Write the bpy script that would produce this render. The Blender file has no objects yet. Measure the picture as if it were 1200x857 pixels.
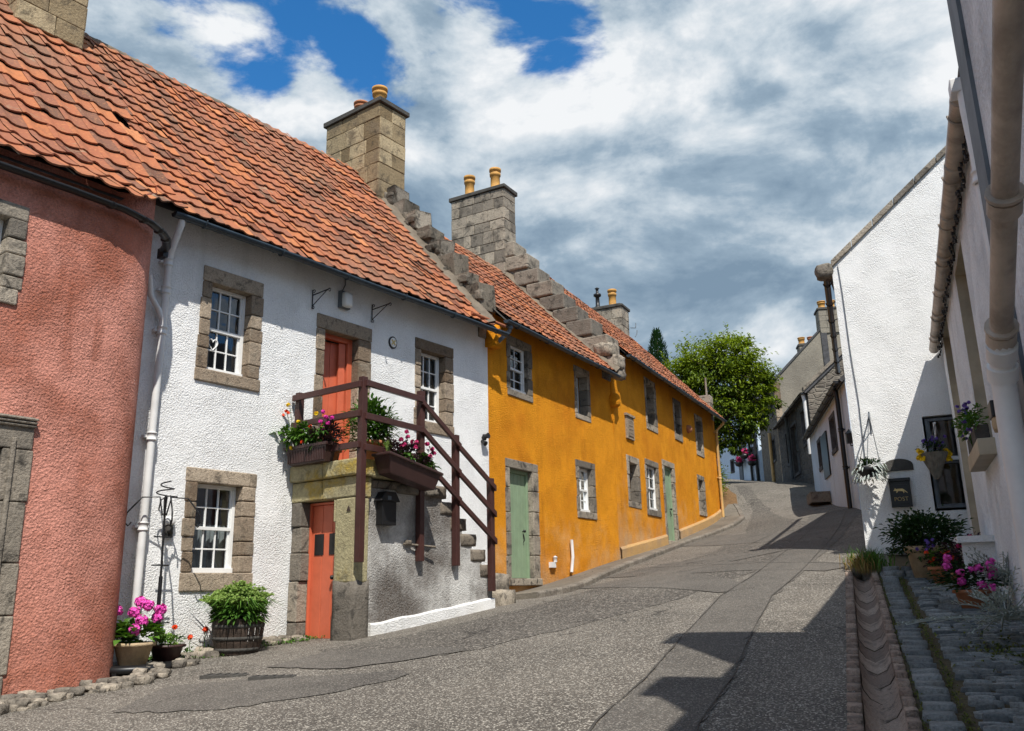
import bpy, bmesh, math, random
import numpy as np
from mathutils import Vector, Matrix, noise
from math import sin, cos, pi, radians, degrees, atan2, hypot

# ------------------------------------------------------------------ camera
S = bpy.context.scene
COL = S.collection
FPX, PITCH, ROLL, EYE = 1000.0, radians(14.7), radians(1.2), 1.6
R0 = Vector((1, 0, 0)); U0 = Vector((0, -sin(PITCH), cos(PITCH))); FW = Vector((0, cos(PITCH), sin(PITCH)))
CR = R0 * cos(ROLL) - U0 * sin(ROLL); CU = U0 * cos(ROLL) + R0 * sin(ROLL)
CP = Vector((0, 0, EYE))
cam = bpy.data.cameras.new("camera"); camo = bpy.data.objects.new("camera", cam); COL.objects.link(camo)
cam.sensor_fit = 'HORIZONTAL'; cam.sensor_width = 36; cam.lens = 36 * FPX / 1200; cam.clip_end = 2000; cam.clip_start = .05
m = Matrix((CR, CU, -FW)).transposed().to_4x4(); m.translation = CP; camo.matrix_world = m
S.camera = camo

# ------------------------------------------------------------------ light
SUN_AZ, SUN_EL = 166.0, 55.5        # azimuth clockwise from +Y
sv = Vector((sin(radians(SUN_AZ)) * cos(radians(SUN_EL)), cos(radians(SUN_AZ)) * cos(radians(SUN_EL)), sin(radians(SUN_EL))))
sl = bpy.data.lights.new("sun", 'SUN'); sl.energy = 4.2; sl.angle = radians(.55); sl.color = (1, .955, .88)
so = bpy.data.objects.new("sun", sl); COL.objects.link(so); so.rotation_euler = (-sv).to_track_quat('-Z', 'Y').to_euler()
so.location = (0, 0, 50)
S.view_settings.view_transform = 'Standard'; S.view_settings.look = 'None'; S.view_settings.exposure = 0.5; S.view_settings.gamma = 1
S.view_settings.use_curve_mapping = False

W = bpy.data.worlds.new("World"); S.world = W; W.use_nodes = True
def world():
    nt = W.node_tree; N = nt.nodes; L = nt.links; N.clear()
    def n(t, **k):
        o = N.new(t)
        for a, b in k.items(): setattr(o, a, b)
        return o
    out = n('ShaderNodeOutputWorld'); bg = n('ShaderNodeBackground'); bc = n('ShaderNodeBackground'); mx = n('ShaderNodeMixShader')
    sky = n('ShaderNodeTexSky', sky_type='NISHITA'); sky.sun_disc = False; sky.sun_elevation = radians(SUN_EL)
    sky.sun_rotation = radians(SUN_AZ); sky.air_density = 1.0; sky.dust_density = .3; sky.ozone_density = 2.5
    hs = n('ShaderNodeHueSaturation'); hs.inputs['Saturation'].default_value = 1.35; hs.inputs['Value'].default_value = 1.0
    L.new(sky.outputs[0], hs.inputs['Color']); L.new(hs.outputs[0], bg.inputs['Color']); bg.inputs['Strength'].default_value = .125
    tc = n('ShaderNodeTexCoord'); nor = tc.outputs['Generated']
    sep = n('ShaderNodeSeparateXYZ'); L.new(nor, sep.inputs[0])
    def math_(op, a, b=None, clamp=False):
        o = n('ShaderNodeMath', operation=op, use_clamp=clamp)
        for i, v in enumerate((a, b)):
            if v is None: continue
            if isinstance(v, (int, float)): o.inputs[i].default_value = v
            else: L.new(v, o.inputs[i])
        return o.outputs[0]
    cmb = n('ShaderNodeMapping'); cmb.inputs['Scale'].default_value = (1, 1, 1.7); L.new(nor, cmb.inputs[0])
    def nz(scale, detail, rough, dist, off=0):
        mp = n('ShaderNodeMapping'); mp.inputs['Location'].default_value = (off, off * .7, 0); L.new(cmb.outputs[0], mp.inputs[0])
        o = n('ShaderNodeTexNoise'); o.inputs['Scale'].default_value = scale; o.inputs['Detail'].default_value = detail
        o.inputs['Roughness'].default_value = rough; o.inputs['Distortion'].default_value = dist; L.new(mp.outputs[0], o.inputs['Vector'])
        return o.outputs['Fac']
    def blob(px, py, r0, r1):       # 1 near this direction, 0 away from it
        d = (CR * (px - 600) + CU * (428.5 - py) + FW * FPX).normalized()
        vm = n('ShaderNodeVectorMath', operation='DISTANCE'); L.new(nor, vm.inputs[0]); vm.inputs[1].default_value = d
        mr = n('ShaderNodeMapRange', interpolation_type='SMOOTHSTEP'); L.new(vm.outputs['Value'], mr.inputs[0])
        mr.inputs[1].default_value = r0; mr.inputs[2].default_value = r1; mr.inputs[3].default_value = 1; mr.inputs[4].default_value = 0
        return mr.outputs[0]
    def fb(off=(0, 0, 0), scale=5.4, det=12, ro=.58, dist=.2):
        mp = n('ShaderNodeMapping'); mp.inputs['Location'].default_value = off; L.new(cmb.outputs[0], mp.inputs[0])
        o = n('ShaderNodeTexNoise'); o.inputs['Scale'].default_value = scale; o.inputs['Detail'].default_value = det; o.inputs['Roughness'].default_value = ro
        o.inputs['Distortion'].default_value = dist; L.new(mp.outputs[0], o.inputs['Vector']); return o.outputs['Fac']
    dens = fb(); dens2 = fb((.028, -.024, .06), det=8)       # second sample a step towards the sun, for lit tops and grey undersides
    def acc(lst):
        cur = None
        for (px, py, a, b, w_) in lst:
            v = math_('MULTIPLY', blob(px, py, a, b), w_); cur = v if cur is None else math_('ADD', cur, v)
        return cur
    hole = acc([(240, 50, .0, .07, .10), (300, 95, .0, .06, .10), (345, 30, .0, .05, .08), (425, 55, .0, .06, .16), (600, 30, .0, .13, .17), (715, 85, .0, .15, .19), (655, 72, 0, .12, .12), (560, 110, 0, .05, .16), (500, 90, 0, .05, .06)])
    fill = acc([(900, 230, .1, .5, .24), (560, 240, .03, .3, .16), (370, 110, 0, .05, .12), (195, 75, 0, .035, .2), (110, 15, 0, .07, .12), (480, 20, 0, .05, .12), (800, 20, 0, .15, .12), (640, 150, 0, .06, .05)])
    v = math_('ADD', math_('SUBTRACT', dens, hole), fill)
    cov = n('ShaderNodeMapRange', interpolation_type='SMOOTHSTEP'); L.new(v, cov.inputs[0]); cov.inputs[1].default_value = .41; cov.inputs[2].default_value = .535
    # cloud body: bright tops, grey-blue undersides
    relief = math_('MULTIPLY', math_('SUBTRACT', dens, dens2), 1.05)
    low = fb((3, 1, 2), 2.2, 4, .5, 0)
    sh = math_('ADD', math_('ADD', math_('MULTIPLY', low, .9), .045), relief)
    sh = math_('ADD', sh, acc([(880, 250, .0, .18, -.14), (740, 185, 0, .10, -.08), (1010, 90, 0, .12, -.05), (650, 340, 0, .16, -.02), (250, 15, 0, .12, -.04), (820, 340, 0, .1, -.03),
                               (870, 120, .0, .12, .06), (1000, 215, .0, .07, .08), (560, 170, 0, .12, .04), (905, 390, 0, .08, .2), (620, 230, 0, .12, .08), (400, 150, 0, .1, .03), (640, -20, 0, .12, -.06), (960, 30, 0, .16, -.10), (800, 60, 0, .1, -.04)]))
    rp = n('ShaderNodeValToRGB'); L.new(sh, rp.inputs[0]); e = rp.color_ramp.elements
    e[0].position = .30; e[0].color = (.20, .29, .39, 1); e[1].position = .70; e[1].color = (.86, .88, .90, 1)
    k = e.new(.43); k.color = (.31, .41, .51, 1); k = e.new(.55); k.color = (.55, .63, .70, 1)
    L.new(rp.outputs[0], bc.inputs['Color']); bc.inputs['Strength'].default_value = .74
    L.new(cov.outputs[0], mx.inputs[0]); L.new(bg.outputs[0], mx.inputs[1]); L.new(bc.outputs[0], mx.inputs[2]); L.new(mx.outputs[0], out.inputs[0])
world()
S.render.engine = 'CYCLES'
S.cycles.max_bounces = 6; S.cycles.transparent_max_bounces = 12

# ------------------------------------------------------------------ helpers
rnd = random.Random(7)
def U(a, b): return rnd.uniform(a, b)
def pixray(px, py): return CR * (px - 600) + CU * (428.5 - py) + FW * FPX

class Frame:
    """a facade: u along it, b = metres back into the building (negative = out over the street), z up"""
    def __init__(s, P, az, side=1):
        s.P = Vector((P[0], P[1])); a = radians(az); s.az = az
        s.d = Vector((sin(a), cos(a))); s.n = Vector((-s.d.y, s.d.x)) * side
    def w(s, u, b, z): q = s.P + s.d * u + s.n * b; return Vector((q.x, q.y, z))
    def at(s, px, py, b=0.0):
        d = pixray(px, py); P = s.P + s.n * b
        t = ((P - Vector((CP.x, CP.y))).dot(s.n)) / (Vector((d.x, d.y)).dot(s.n)); Q = CP + d * t
        return (Vector((Q.x, Q.y)) - s.P).dot(s.d), Q.z

FPTS = [(-4.25,9.39,.87),(-3.49,10.42,.96),(-2.6,11.61,1.04),(-1.57,13,1.22),(-.43,14.55,1.46),(-.08,15.15,1.37),(.72,16.54,1.62),(2.12,18.93,2.04),
 (3.84,22.38,2.5),(6.51,27.72,3.5),(0,0,0),(1,1,.12),(0,-6,-.8),(-8,0,-.2),(4,-6,-.7),(-8,-8,-1.2),(1.91,5.21,.78),(4.46,11.79,1.74),(5.43,13.55,2.04),
 (5.78,12.42,1.75),(8.91,22.28,3.48),(10.9,31.15,4.94),(12.21,39.14,6.06),(12.72,45.25,6.87),(12.44,50.49,7.57),(16.75,67.97,9.34),(7.87,32.05,5.01),
 (17.28,57.46,7.1),(14,8,1.6),(8,2,.5),(-12,30,4),(30,30,4.5)]
_p = np.array(FPTS)
def _phi(r): return r * r * np.log(r + 1e-12)
def _solve():
    n = len(_p); R = np.hypot(_p[:, None, 0] - _p[None, :, 0], _p[:, None, 1] - _p[None, :, 1])
    A = np.zeros((n + 3, n + 3)); A[:n, :n] = _phi(R) + np.eye(n) * 2.0; A[:n, n] = 1; A[:n, n + 1:] = _p[:, :2]; A[n:, :n] = A[:n, n:].T
    return np.linalg.solve(A, np.r_[_p[:, 2], 0, 0, 0])
_s = _solve()
def gz(x, y):
    x = min(max(x, -14), 28); y = min(max(y, -9), 72)
    r = np.hypot(x - _p[:, 0], y - _p[:, 1]); n = len(_p)
    return float(_phi(r) @ _s[:n] + _s[n] + _s[n + 1] * x + _s[n + 2] * y)
def gnd(px, py):
    d = pixray(px, py); t = .003
    while t < .12:
        Q = CP + d * t
        if Q.z < gz(Q.x, Q.y): break
        t += .0001
    return Q

def rootmat(o):
    while o.parent: o = o.parent
    return o.matrix_basis.copy()

class MB:
    def __init__(s, fr=None): s.v = []; s.f = []; s.t = []; s.mi = []; s.fr = fr; s.sm = []
    def P(s, p):
        return s.fr.w(p[0], p[1], p[2]) if s.fr else Vector(p)
    def add(s, vs, fs, tint=.5, mi=0, smooth=False, raw=False):
        o = len(s.v); s.v += [Vector(p) if raw else s.P(p) for p in vs]
        for f in fs: s.f.append([i + o for i in f]); s.t.append(tint); s.mi.append(mi); s.sm.append(smooth)
    def box(s, a, b, tint=.5, mi=0, j=0.0, taper=0):
        x0, y0, z0 = a; x1, y1, z1 = b
        vs = [(x0, y0, z0), (x1, y0, z0), (x1, y1, z0), (x0, y1, z0), (x0, y0, z1), (x1, y0, z1), (x1, y1, z1), (x0, y1, z1)]
        if j: vs = [(p[0] + U(-j, j), p[1] + U(-j, j) * .4, p[2] + U(-j, j)) for p in vs]
        s.add(vs, [(0, 3, 2, 1), (4, 5, 6, 7), (0, 1, 5, 4), (1, 2, 6, 5), (2, 3, 7, 6), (3, 0, 4, 7)], tint, mi)
    def rock(s, c, r, tint=.5, n=3, j=.12, mi=0, sq=.45):
        """irregular rounded stone: centre c, half sizes r, noise j; sq 0=box 1=ellipsoid"""
        key = U(0, 100); vs = {}; fs = []
        def vert(i, jj, k):
            q = (i, jj, k)
            if q not in vs:
                p = Vector((2 * i / n - 1, 2 * jj / n - 1, 2 * k / n - 1)); e = p.normalized()
                p = p.lerp(e * 1.12, sq); nn = noise.noise_vector(p * 1.6 + Vector((key, key * .7, 0)))
                p = p + nn * j * 2; vs[q] = (len(vs), (c[0] + p.x * r[0], c[1] + p.y * r[1], c[2] + p.z * r[2]))
            return vs[q][0]
        for a in range(n):
            for b in range(n):
                fs += [[vert(a, b, 0), vert(a, b + 1, 0), vert(a + 1, b + 1, 0), vert(a + 1, b, 0)], [vert(a, b, n), vert(a + 1, b, n), vert(a + 1, b + 1, n), vert(a, b + 1, n)],
                       [vert(a, 0, b), vert(a + 1, 0, b), vert(a + 1, 0, b + 1), vert(a, 0, b + 1)], [vert(a, n, b), vert(a, n, b + 1), vert(a + 1, n, b + 1), vert(a + 1, n, b)],
                       [vert(0, a, b), vert(0, a, b + 1), vert(0, a + 1, b + 1), vert(0, a + 1, b)], [vert(n, a, b), vert(n, a + 1, b), vert(n, a + 1, b + 1), vert(n, a, b + 1)]]
        s.add([x[1] for x in sorted(vs.values(), key=lambda t: t[0])], fs, tint, mi, True)
    def prism(s, poly, h0, h1, ax='u', tint=.5, mi=0):
        """poly of 2d points extruded: ax 'u' poly=(b,z) between u=h0..h1 ; 'b' poly=(u,z) ; 'z' poly=(u,b)"""
        n = len(poly)
        def q(p, h): return (h, p[0], p[1]) if ax == 'u' else ((p[0], h, p[1]) if ax == 'b' else (p[0], p[1], h))
        vs = [q(p, h0) for p in poly] + [q(p, h1) for p in poly]
        fs = [list(range(n)), list(range(2 * n - 1, n - 1, -1))] + [(i, (i + 1) % n, n + (i + 1) % n, n + i) for i in range(n)]
        s.add(vs, fs, tint, mi)
    def tube(s, pts, r, n=8, tint=.5, mi=0, cap=True, raw=False):
        P_ = [Vector(p) if raw else s.P(p) for p in pts]; rings = []
        rr = r if isinstance(r, (list, tuple)) else [r] * len(P_)
        up = None
        for i, p in enumerate(P_):
            t = (P_[min(i + 1, len(P_) - 1)] - P_[max(i - 1, 0)]).normalized()
            if up is None: up = t.orthogonal().normalized()
            up = (up - t * up.dot(t)).normalized(); bb = t.cross(up)
            rings.append([p + (up * cos(2 * pi * k / n) + bb * sin(2 * pi * k / n)) * rr[i] for k in range(n)])
        vs = [v for g in rings for v in g]; fs = []
        for i in range(len(P_) - 1):
            for k in range(n): fs.append((i * n + k, i * n + (k + 1) % n, (i + 1) * n + (k + 1) % n, (i + 1) * n + k))
        s.add(vs, fs, tint, mi, True, raw=True)
        if cap: s.add(rings[0], [list(range(n))[::-1]], tint, mi, raw=True); s.add(rings[-1], [list(range(n))], tint, mi, raw=True)
    def lathe(s, c, prof, n=20, tint=.5, mi=0, smooth=True):
        c = s.P(c); vs = [c + Vector((r * cos(2 * pi * k / n), r * sin(2 * pi * k / n), z)) for r, z in prof for k in range(n)]
        fs = [(i * n + k, i * n + (k + 1) % n, (i + 1) * n + (k + 1) % n, (i + 1) * n + k) for i in range(len(prof) - 1) for k in range(n)]
        s.add(vs, fs, tint, mi, smooth, raw=True)
    def leaf(s, p, d, L, w, bend=.3, tint=.5, mi=0):
        d = Vector(d).normalized(); sd = d.cross(Vector((0, 0, 1)));
        if sd.length < .1: sd = Vector((1, 0, 0))
        sd.normalize(); up = sd.cross(d); p = Vector(p); a = p + d * L * .5 + up * L * .06; e = p + d * L - Vector((0, 0, 1)) * bend * L
        s.add([p, a + sd * w * .5, e, a - sd * w * .5, ], [(0, 1, 2, 3)], tint, mi, raw=True)
    def petal_ball(s, c, r, n, size, tint=.5, mi=0):
        c = Vector(c)
        for i in range(n):
            d = Vector((U(-1, 1), U(-1, 1), U(-.5, 1)));
            if d.length < .1: continue
            d.normalize(); q = c + d * r * U(.45, 1.2); a = d.orthogonal().normalized(); b = d.cross(a); k = size * U(.8, 1.2); ang = U(0, 6)
            a, b = a * cos(ang) + b * sin(ang), b * cos(ang) - a * sin(ang)
            vs = [q] + [q + (a * cos(2 * pi * t / 5) + b * sin(2 * pi * t / 5)) * k * (1 if t == int(t) else .55) + d * k * .2 for t in [x / 2 for x in range(10)]]
            s.add(vs, [(0, t + 1, (t + 1) % 10 + 1) for t in range(10)], tint + U(-.15, .15), mi, raw=True)
    def build(s, name, mats, parent=None, bevel=0, recalc=True, kind=None, label=None):
        me = bpy.data.meshes.new(name)
        inv = rootmat(parent).inverted() if parent is not None else Matrix.Identity(4)
        me.from_pydata([inv @ v for v in s.v], [], s.f)
        if not isinstance(mats, (list, tuple)): mats = [mats]
        for m_ in mats: me.materials.append(m_)
        me.polygons.foreach_set('material_index', s.mi); me.polygons.foreach_set('use_smooth', s.sm)
        at = me.attributes.new('tint', 'FLOAT', 'FACE'); at.data.foreach_set('value', s.t)
        if recalc:
            bm = bmesh.new(); bm.from_mesh(me); bmesh.ops.recalc_face_normals(bm, faces=bm.faces); bm.to_mesh(me); bm.free()
        o = bpy.data.objects.new(name, me); COL.objects.link(o)
        if parent is not None: o.parent = parent
        if bevel:
            md = o.modifiers.new('bevel', 'BEVEL'); md.width = bevel; md.segments = 2; md.limit_method = 'ANGLE'; md.angle_limit = radians(40)
        if kind: o['kind'] = kind
        if label: o['label'] = label
        return o

def tag(o, label, cat, group=None):
    o['label'] = label; o['category'] = cat
    if group: o['group'] = group
    return o
def thing(name, loc, label, cat, group=None):
    o = bpy.data.objects.new(name, None); COL.objects.link(o); o.empty_display_size = .2
    o.matrix_world = Matrix.Translation(Vector(loc)); tag(o, label, cat, group); return o
def solo(mb, name, mats, loc, label, cat, group=None, **k):
    """a thing that is one mesh: origin moved to loc"""
    o = mb.build(name, mats, None, **k); o.data.transform(Matrix.Translation(-Vector(loc))); o.location = loc; return tag(o, label, cat, group)
# empties linked this session have no evaluated matrix yet; keep our own
def copy_thing(o, loc, rz=0, label=None, group=None):
    r = o.copy(); COL.objects.link(r); r.matrix_world = Matrix.Translation(Vector(loc)) @ Matrix.Rotation(rz, 4, 'Z')
    if label: r['label'] = label
    if group: r['group'] = group
    for ch in list(o.children):
        c = ch.copy(); COL.objects.link(c); c.parent = r
        for g in list(ch.children):
            e = g.copy(); COL.objects.link(e); e.parent = c
    return r

# ------------------------------------------------------------------ materials
class NB:
    def __init__(s, name):
        s.m = bpy.data.materials.new(name); s.m.use_nodes = True; s.nt = s.m.node_tree; s.N = s.nt.nodes; s.L = s.nt.links
        s.b = s.N['Principled BSDF']; s.tc = s.N.new('ShaderNodeTexCoord').outputs['Object']
    def put(s, v, sock):
        if hasattr(v, 'is_output'): s.L.new(v, sock)
        else: sock.default_value = (v + (1,)) if isinstance(v, tuple) and len(v) == 3 and sock.type == 'RGBA' else v
    def noise(s, scale, detail=3, rough=.55, vec=None, dist=0, off=None):
        o = s.N.new('ShaderNodeTexNoise'); o.inputs['Scale'].default_value = scale; o.inputs['Detail'].default_value = detail
        o.inputs['Roughness'].default_value = rough; o.inputs['Distortion'].default_value = dist
        s.L.new(vec if vec is not None else s.tc, o.inputs['Vector']); return o.outputs['Fac']
    def vor(s, scale, feature='F1', rnd_=1, out='Distance', vec=None):
        o = s.N.new('ShaderNodeTexVoronoi'); o.feature = feature; o.inputs['Scale'].default_value = scale
        o.inputs['Randomness'].default_value = rnd_; s.L.new(vec if vec is not None else s.tc, o.inputs['Vector']); return o.outputs[out]
    def ramp(s, f, a, b, c0=0.0, c1=1.0):
        o = s.N.new('ShaderNodeMapRange'); o.interpolation_type = 'SMOOTHSTEP'; s.put(f, o.inputs[0])
        for i, v in enumerate((a, b, c0, c1)): o.inputs[i + 1].default_value = v
        return o.outputs[0]
    def mix(s, f, a, b, mode='MIX'):
        o = s.N.new('ShaderNodeMix'); o.data_type = 'RGBA'; o.blend_type = mode; s.put(f, o.inputs[0]); s.put(a, o.inputs[6]); s.put(b, o.inputs[7]); return o.outputs[2]
    def ma(s, op, a, b=0.0, clamp=False):
        o = s.N.new('ShaderNodeMath'); o.operation = op; o.use_clamp = clamp; s.put(a, o.inputs[0]); s.put(b, o.inputs[1]); return o.outputs[0]
    def tint(s):
        o = s.N.new('ShaderNodeAttribute'); o.attribute_name = 'tint'; return o.outputs['Fac']
    def scalev(s, sc):
        o = s.N.new('ShaderNodeMapping'); o.inputs['Scale'].default_value = sc; s.L.new(s.tc, o.inputs[0]); return o.outputs[0]
    def mixv(s):
        n = s.N.new('ShaderNodeTexNoise'); n.inputs['Scale'].default_value = 1.5; n.inputs['Detail'].default_value = 5; s.L.new(s.tc, n.inputs['Vector'])
        v = s.N.new('ShaderNodeVectorMath'); v.operation = 'MULTIPLY_ADD'; s.L.new(n.outputs['Color'], v.inputs[0]); v.inputs[1].default_value = (.8, .8, .8); s.L.new(s.tc, v.inputs[2]); return v.outputs[0]
    def z(s):
        o = s.N.new('ShaderNodeSeparateXYZ'); s.L.new(s.tc, o.inputs[0]); return o.outputs[2]
    def fin(s, col, rough=.9, h=None, dist=.01, strength=1, spec=.3):
        s.put(col, s.b.inputs['Base Color']); s.put(rough, s.b.inputs['Roughness']); s.b.inputs['Specular IOR Level'].default_value = spec
        if h is not None:
            o = s.N.new('ShaderNodeBump'); o.inputs['Strength'].default_value = strength; o.inputs['Distance'].default_value = dist
            s.L.new(h, o.inputs['Height']); s.L.new(o.outputs[0], s.b.inputs['Normal'])
        return s.m

def harl(name, c, c2, c3=None, z0=0, z1=.8, lum=26, h=.02, patch=.6, amt=.7, lo=.42, hi=.68, streak=.3, speck=.25):
    """roughcast render: c main, c2 weathering in patches and rain streaks, c3 bare/worn colour near the ground (a stain with its own shape)"""
    b = NB(name)
    n1 = b.noise(.7, 6, .62); col = b.mix(b.ma('MULTIPLY', b.ramp(n1, lo, hi), patch), c, c2)
    n2 = b.noise(4.5, 5, .65); col = b.mix(b.ma('MULTIPLY', b.ramp(n2, .45, .75), patch * .5), col, c2)
    st = b.noise(1, 5, .6, vec=b.scalev((4.5, 4.5, .28))); st = b.ma('MULTIPLY', b.ramp(st, .5, .7), b.ramp(b.noise(.9, 3), .4, .6))
    col = b.mix(b.ma('MULTIPLY', st, streak), col, tuple(x * .8 for x in c2))
    if c3:
        zz = b.ramp(b.ma('ADD', b.z(), b.ma('MULTIPLY', b.ma('SUBTRACT', b.noise(1.3, 5, .65), .5), 4.0)), z1, z0)
        col = b.mix(b.ma('MULTIPLY', zz, amt), col, c3)
    v = b.vor(lum * 1.7, 'F1'); v2 = b.noise(lum * 1.6, 5, .68); rough_ = b.ramp(b.noise(2.3, 3), .3, .7, .35, 1.15)
    hh = b.ma('ADD', b.ma('MULTIPLY', v, -.7), b.ma('MULTIPLY', v2, 1.7)); hh = b.ma('MULTIPLY', hh, rough_)
    hh = b.ma('ADD', hh, b.ma('MULTIPLY', b.noise(1.2, 3), 2.5))
    col = b.mix(b.ma('MULTIPLY', b.ramp(v2, .40, .60, 1, 0), speck), col, tuple(x * .45 for x in c))
    return b.fin(col, .92, hh, h, 1, .15)
def flat(name, c, rough=.5, var=.15, scale=6, bump=.0, spec=.4, metal=0):
    b = NB(name); n1 = b.noise(scale, 5, .6); col = b.mix(b.ramp(n1, .35, .7), c, tuple(x * (1 - var) for x in c))
    b.b.inputs['Metallic'].default_value = metal
    return b.fin(col, rough, b.noise(scale * 9, 3) if bump else None, bump or .01, 1, spec)
def stone(name, c, c2, c3, scale=3, dark=.35):
    """blocks vary by tint; lichen and soot patches"""
    b = NB(name); t = b.tint(); col = b.mix(t, c, c2)
    n1 = b.noise(scale, 6, .65); col = b.mix(b.ramp(n1, .5, .68), col, c3)
    n3 = b.noise(scale * 2.3, 5, .7, dist=.5); col = b.mix(b.ma('MULTIPLY', b.ramp(n3, .52, .66), dark * 2), col, (.035, .032, .028))
    n2 = b.noise(scale * 14, 4, .7); col = b.mix(b.ma('MULTIPLY', b.ramp(n2, .35, .7), .45), col, tuple(x * .45 for x in c))
    h = b.ma('ADD', b.ma('MULTIPLY', n1, 2.0), b.ma('MULTIPLY', n2, .7)); return b.fin(col, .92, h, .02, 1, .2)
def rubble(name, c, c2, mortar, sc=(3.2, 3.2, 6.0)):
    b = NB(name); vec = b.scalev(sc); e = b.vor(1, 'DISTANCE_TO_EDGE', .75, vec=vec); cc = b.vor(1, 'F1', .75, 'Color', vec=vec)
    sp = b.N.new('ShaderNodeSeparateColor'); b.L.new(cc, sp.inputs[0]); col = b.mix(sp.outputs[0], c, c2)
    n = b.noise(9, 5, .65); col = b.mix(b.ma('MULTIPLY', b.ramp(n, .45, .7), .7), col, tuple(x * .35 for x in c))
    col = b.mix(b.ramp(e, .03, .09), mortar, col)
    h = b.ma('ADD', b.ma('MULTIPLY', b.ramp(e, .0, .16), .9), b.ma('MULTIPLY', n, .7)); return b.fin(col, .93, h, .03, 1, .2)
def leafm(name, c, c2, trans=.25, rough=.55):
    b = NB(name); col = b.mix(b.tint(), c, c2); b.fin(col, rough, spec=.3)
    tr = b.N.new('ShaderNodeBsdfTranslucent'); b.L.new(b.mix(1.0, col, (1.0, 1.0, .45), 'MULTIPLY'), tr.inputs[0])
    mx = b.N.new('ShaderNodeMixShader'); mx.inputs[0].default_value = trans; b.L.new(b.b.outputs[0], mx.inputs[1]); b.L.new(tr.outputs[0], mx.inputs[2])
    b.L.new(mx.outputs[0], b.N['Material Output'].inputs[0]); return b.m

M = {}
M['pink'] = harl('pink_harl', (.70, .31, .235), (.40, .12, .065), (.38, .12, .06), -.6, 1.0, lum=26, h=.024, patch=.8, amt=.55, lo=.44, hi=.64, streak=.8, speck=.5)
M['white'] = harl('white_harl', (.86, .86, .85), (.72, .72, .70), (.70, .68, .62), -.5, .5, lum=30, h=.013, patch=.25, amt=.5, streak=.35, speck=.16)
M['white_clean'] = harl('white_harl_clean', (.84, .84, .825), (.74, .74, .71), lum=34, h=.010, patch=.3, streak=.4, speck=.16)
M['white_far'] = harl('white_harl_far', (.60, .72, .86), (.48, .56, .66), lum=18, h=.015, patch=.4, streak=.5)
M['grey_harl'] = harl('pale_grey_harl', (.82, .86, .90), (.70, .74, .78), lum=26, h=.016, patch=.4, streak=.4, speck=.3)
M['orange'] = harl('ochre_harl', (.80, .32, .016), (.60, .19, .009), (.55, .42, .28), -.9, 1.2, lum=28, h=.02, patch=.7, amt=.85, streak=.5, speck=.3)
M['ochre_base'] = harl('faded_ochre_plinth', (.58, .36, .15), (.42, .30, .20), lum=24, h=.015, patch=.9, streak=.5)
M['beige_wall'] = harl('grey_beige_render', (.27, .245, .20), (.19, .17, .14), lum=10, h=.01, patch=.8)
M['stairwall'] = harl('blackened_whitewash', (.66, .65, .62), (.12, .10, .085), None, lum=26, h=.016, patch=1.0, lo=.34, hi=.60, streak=.8, speck=.4)
M['stone'] = stone('brown_sandstone', (.17, .12, .08), (.50, .41, .31), (.30, .25, .19), 4, .3)
M['stone_dark'] = stone('weathered_stone', (.17, .15, .125), (.44, .38, .30), (.13, .115, .095), 2.6, .4)
M['stone_chim'] = stone('chimney_stone', (.20, .145, .08), (.50, .40, .25), (.22, .17, .11), 2.2, .3)
M['stone_pale'] = stone('pale_lichen_stone', (.36, .32, .20), (.42, .37, .21), (.40, .28, .05), 2.0, .2)
M['stone_step'] = stone('step_stone', (.20, .165, .13), (.29, .25, .2), (.13, .105, .09), 5)
M['kerb'] = stone('kerb_stone', (.17, .145, .12), (.26, .23, .19), (.13, .12, .10), 2.5, .25)
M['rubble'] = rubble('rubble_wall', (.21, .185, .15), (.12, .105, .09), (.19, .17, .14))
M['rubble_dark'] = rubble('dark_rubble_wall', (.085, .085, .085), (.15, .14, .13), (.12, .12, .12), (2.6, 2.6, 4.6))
M['setts'] = stone('whin_setts', (.10, .115, .12), (.36, .38, .37), (.20, .205, .19), 4, .15)
M['terracotta_channel'] = stone('drain_terracotta', (.26, .19, .15), (.50, .39, .31), (.24, .19, .155), 5, .3)
M['pot_clay'] = flat('chimney_pot_clay', (.56, .29, .07), .7, .35, 5, .004)
M['pot_red'] = flat('terracotta_pot', (.42, .17, .08), .8, .3, 8, .003)
M['slab'] = flat('chimney_cap_slate', (.075, .07, .062), .85, .4, 5, .008)
M['cement'] = flat('cement_fillet', (.19, .155, .115), .95, .4, 4, .01)
M['wpaint'] = flat('white_gloss_paint', (.80, .80, .78), .35, .12, 4)
M['bpaint'] = flat('brown_rail_paint', (.065, .026, .022), .4, .2, 5)
M['gpaint'] = flat('sage_green_paint', (.24, .33, .21), .45, .15, 4)
M['rpaint'] = flat('salmon_red_paint', (.60, .135, .065), .42, .15, 4)
M['gutter'] = flat('slate_blue_gutter', (.03, .045, .06), .35, .3, 8)
M['black'] = flat('black_iron', (.012, .012, .013), .4, .2, 8)
M['brownpipe'] = flat('brown_pipe', (.47, .40, .33), .5, .45, 5, .004)
M['whitepipe'] = flat('white_pipe', (.72, .72, .71), .45, .15, 4)
M['beige'] = flat('beige_margin_paint', (.42, .36, .26), .6, .25, 4)
M['curtain'] = flat('net_curtain', (.6, .6, .58), .9, .2, 20)
M['inner'] = flat('room_plaster', (.55, .50, .46), .9, .1, 3)
M['slate'] = flat('roof_slate', (.07, .07, .075), .75, .5, 5, .01)
M['wood_dark'] = flat('old_barrel_wood', (.06, .04, .028), .7, .5, 14, .006)
M['plastic_brown'] = flat('brown_plastic', (.055, .027, .024), .45, .2, 6)
M['yellow'] = flat('yellow_petals', (.9, .62, .01), .6, .2, 30)
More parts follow.
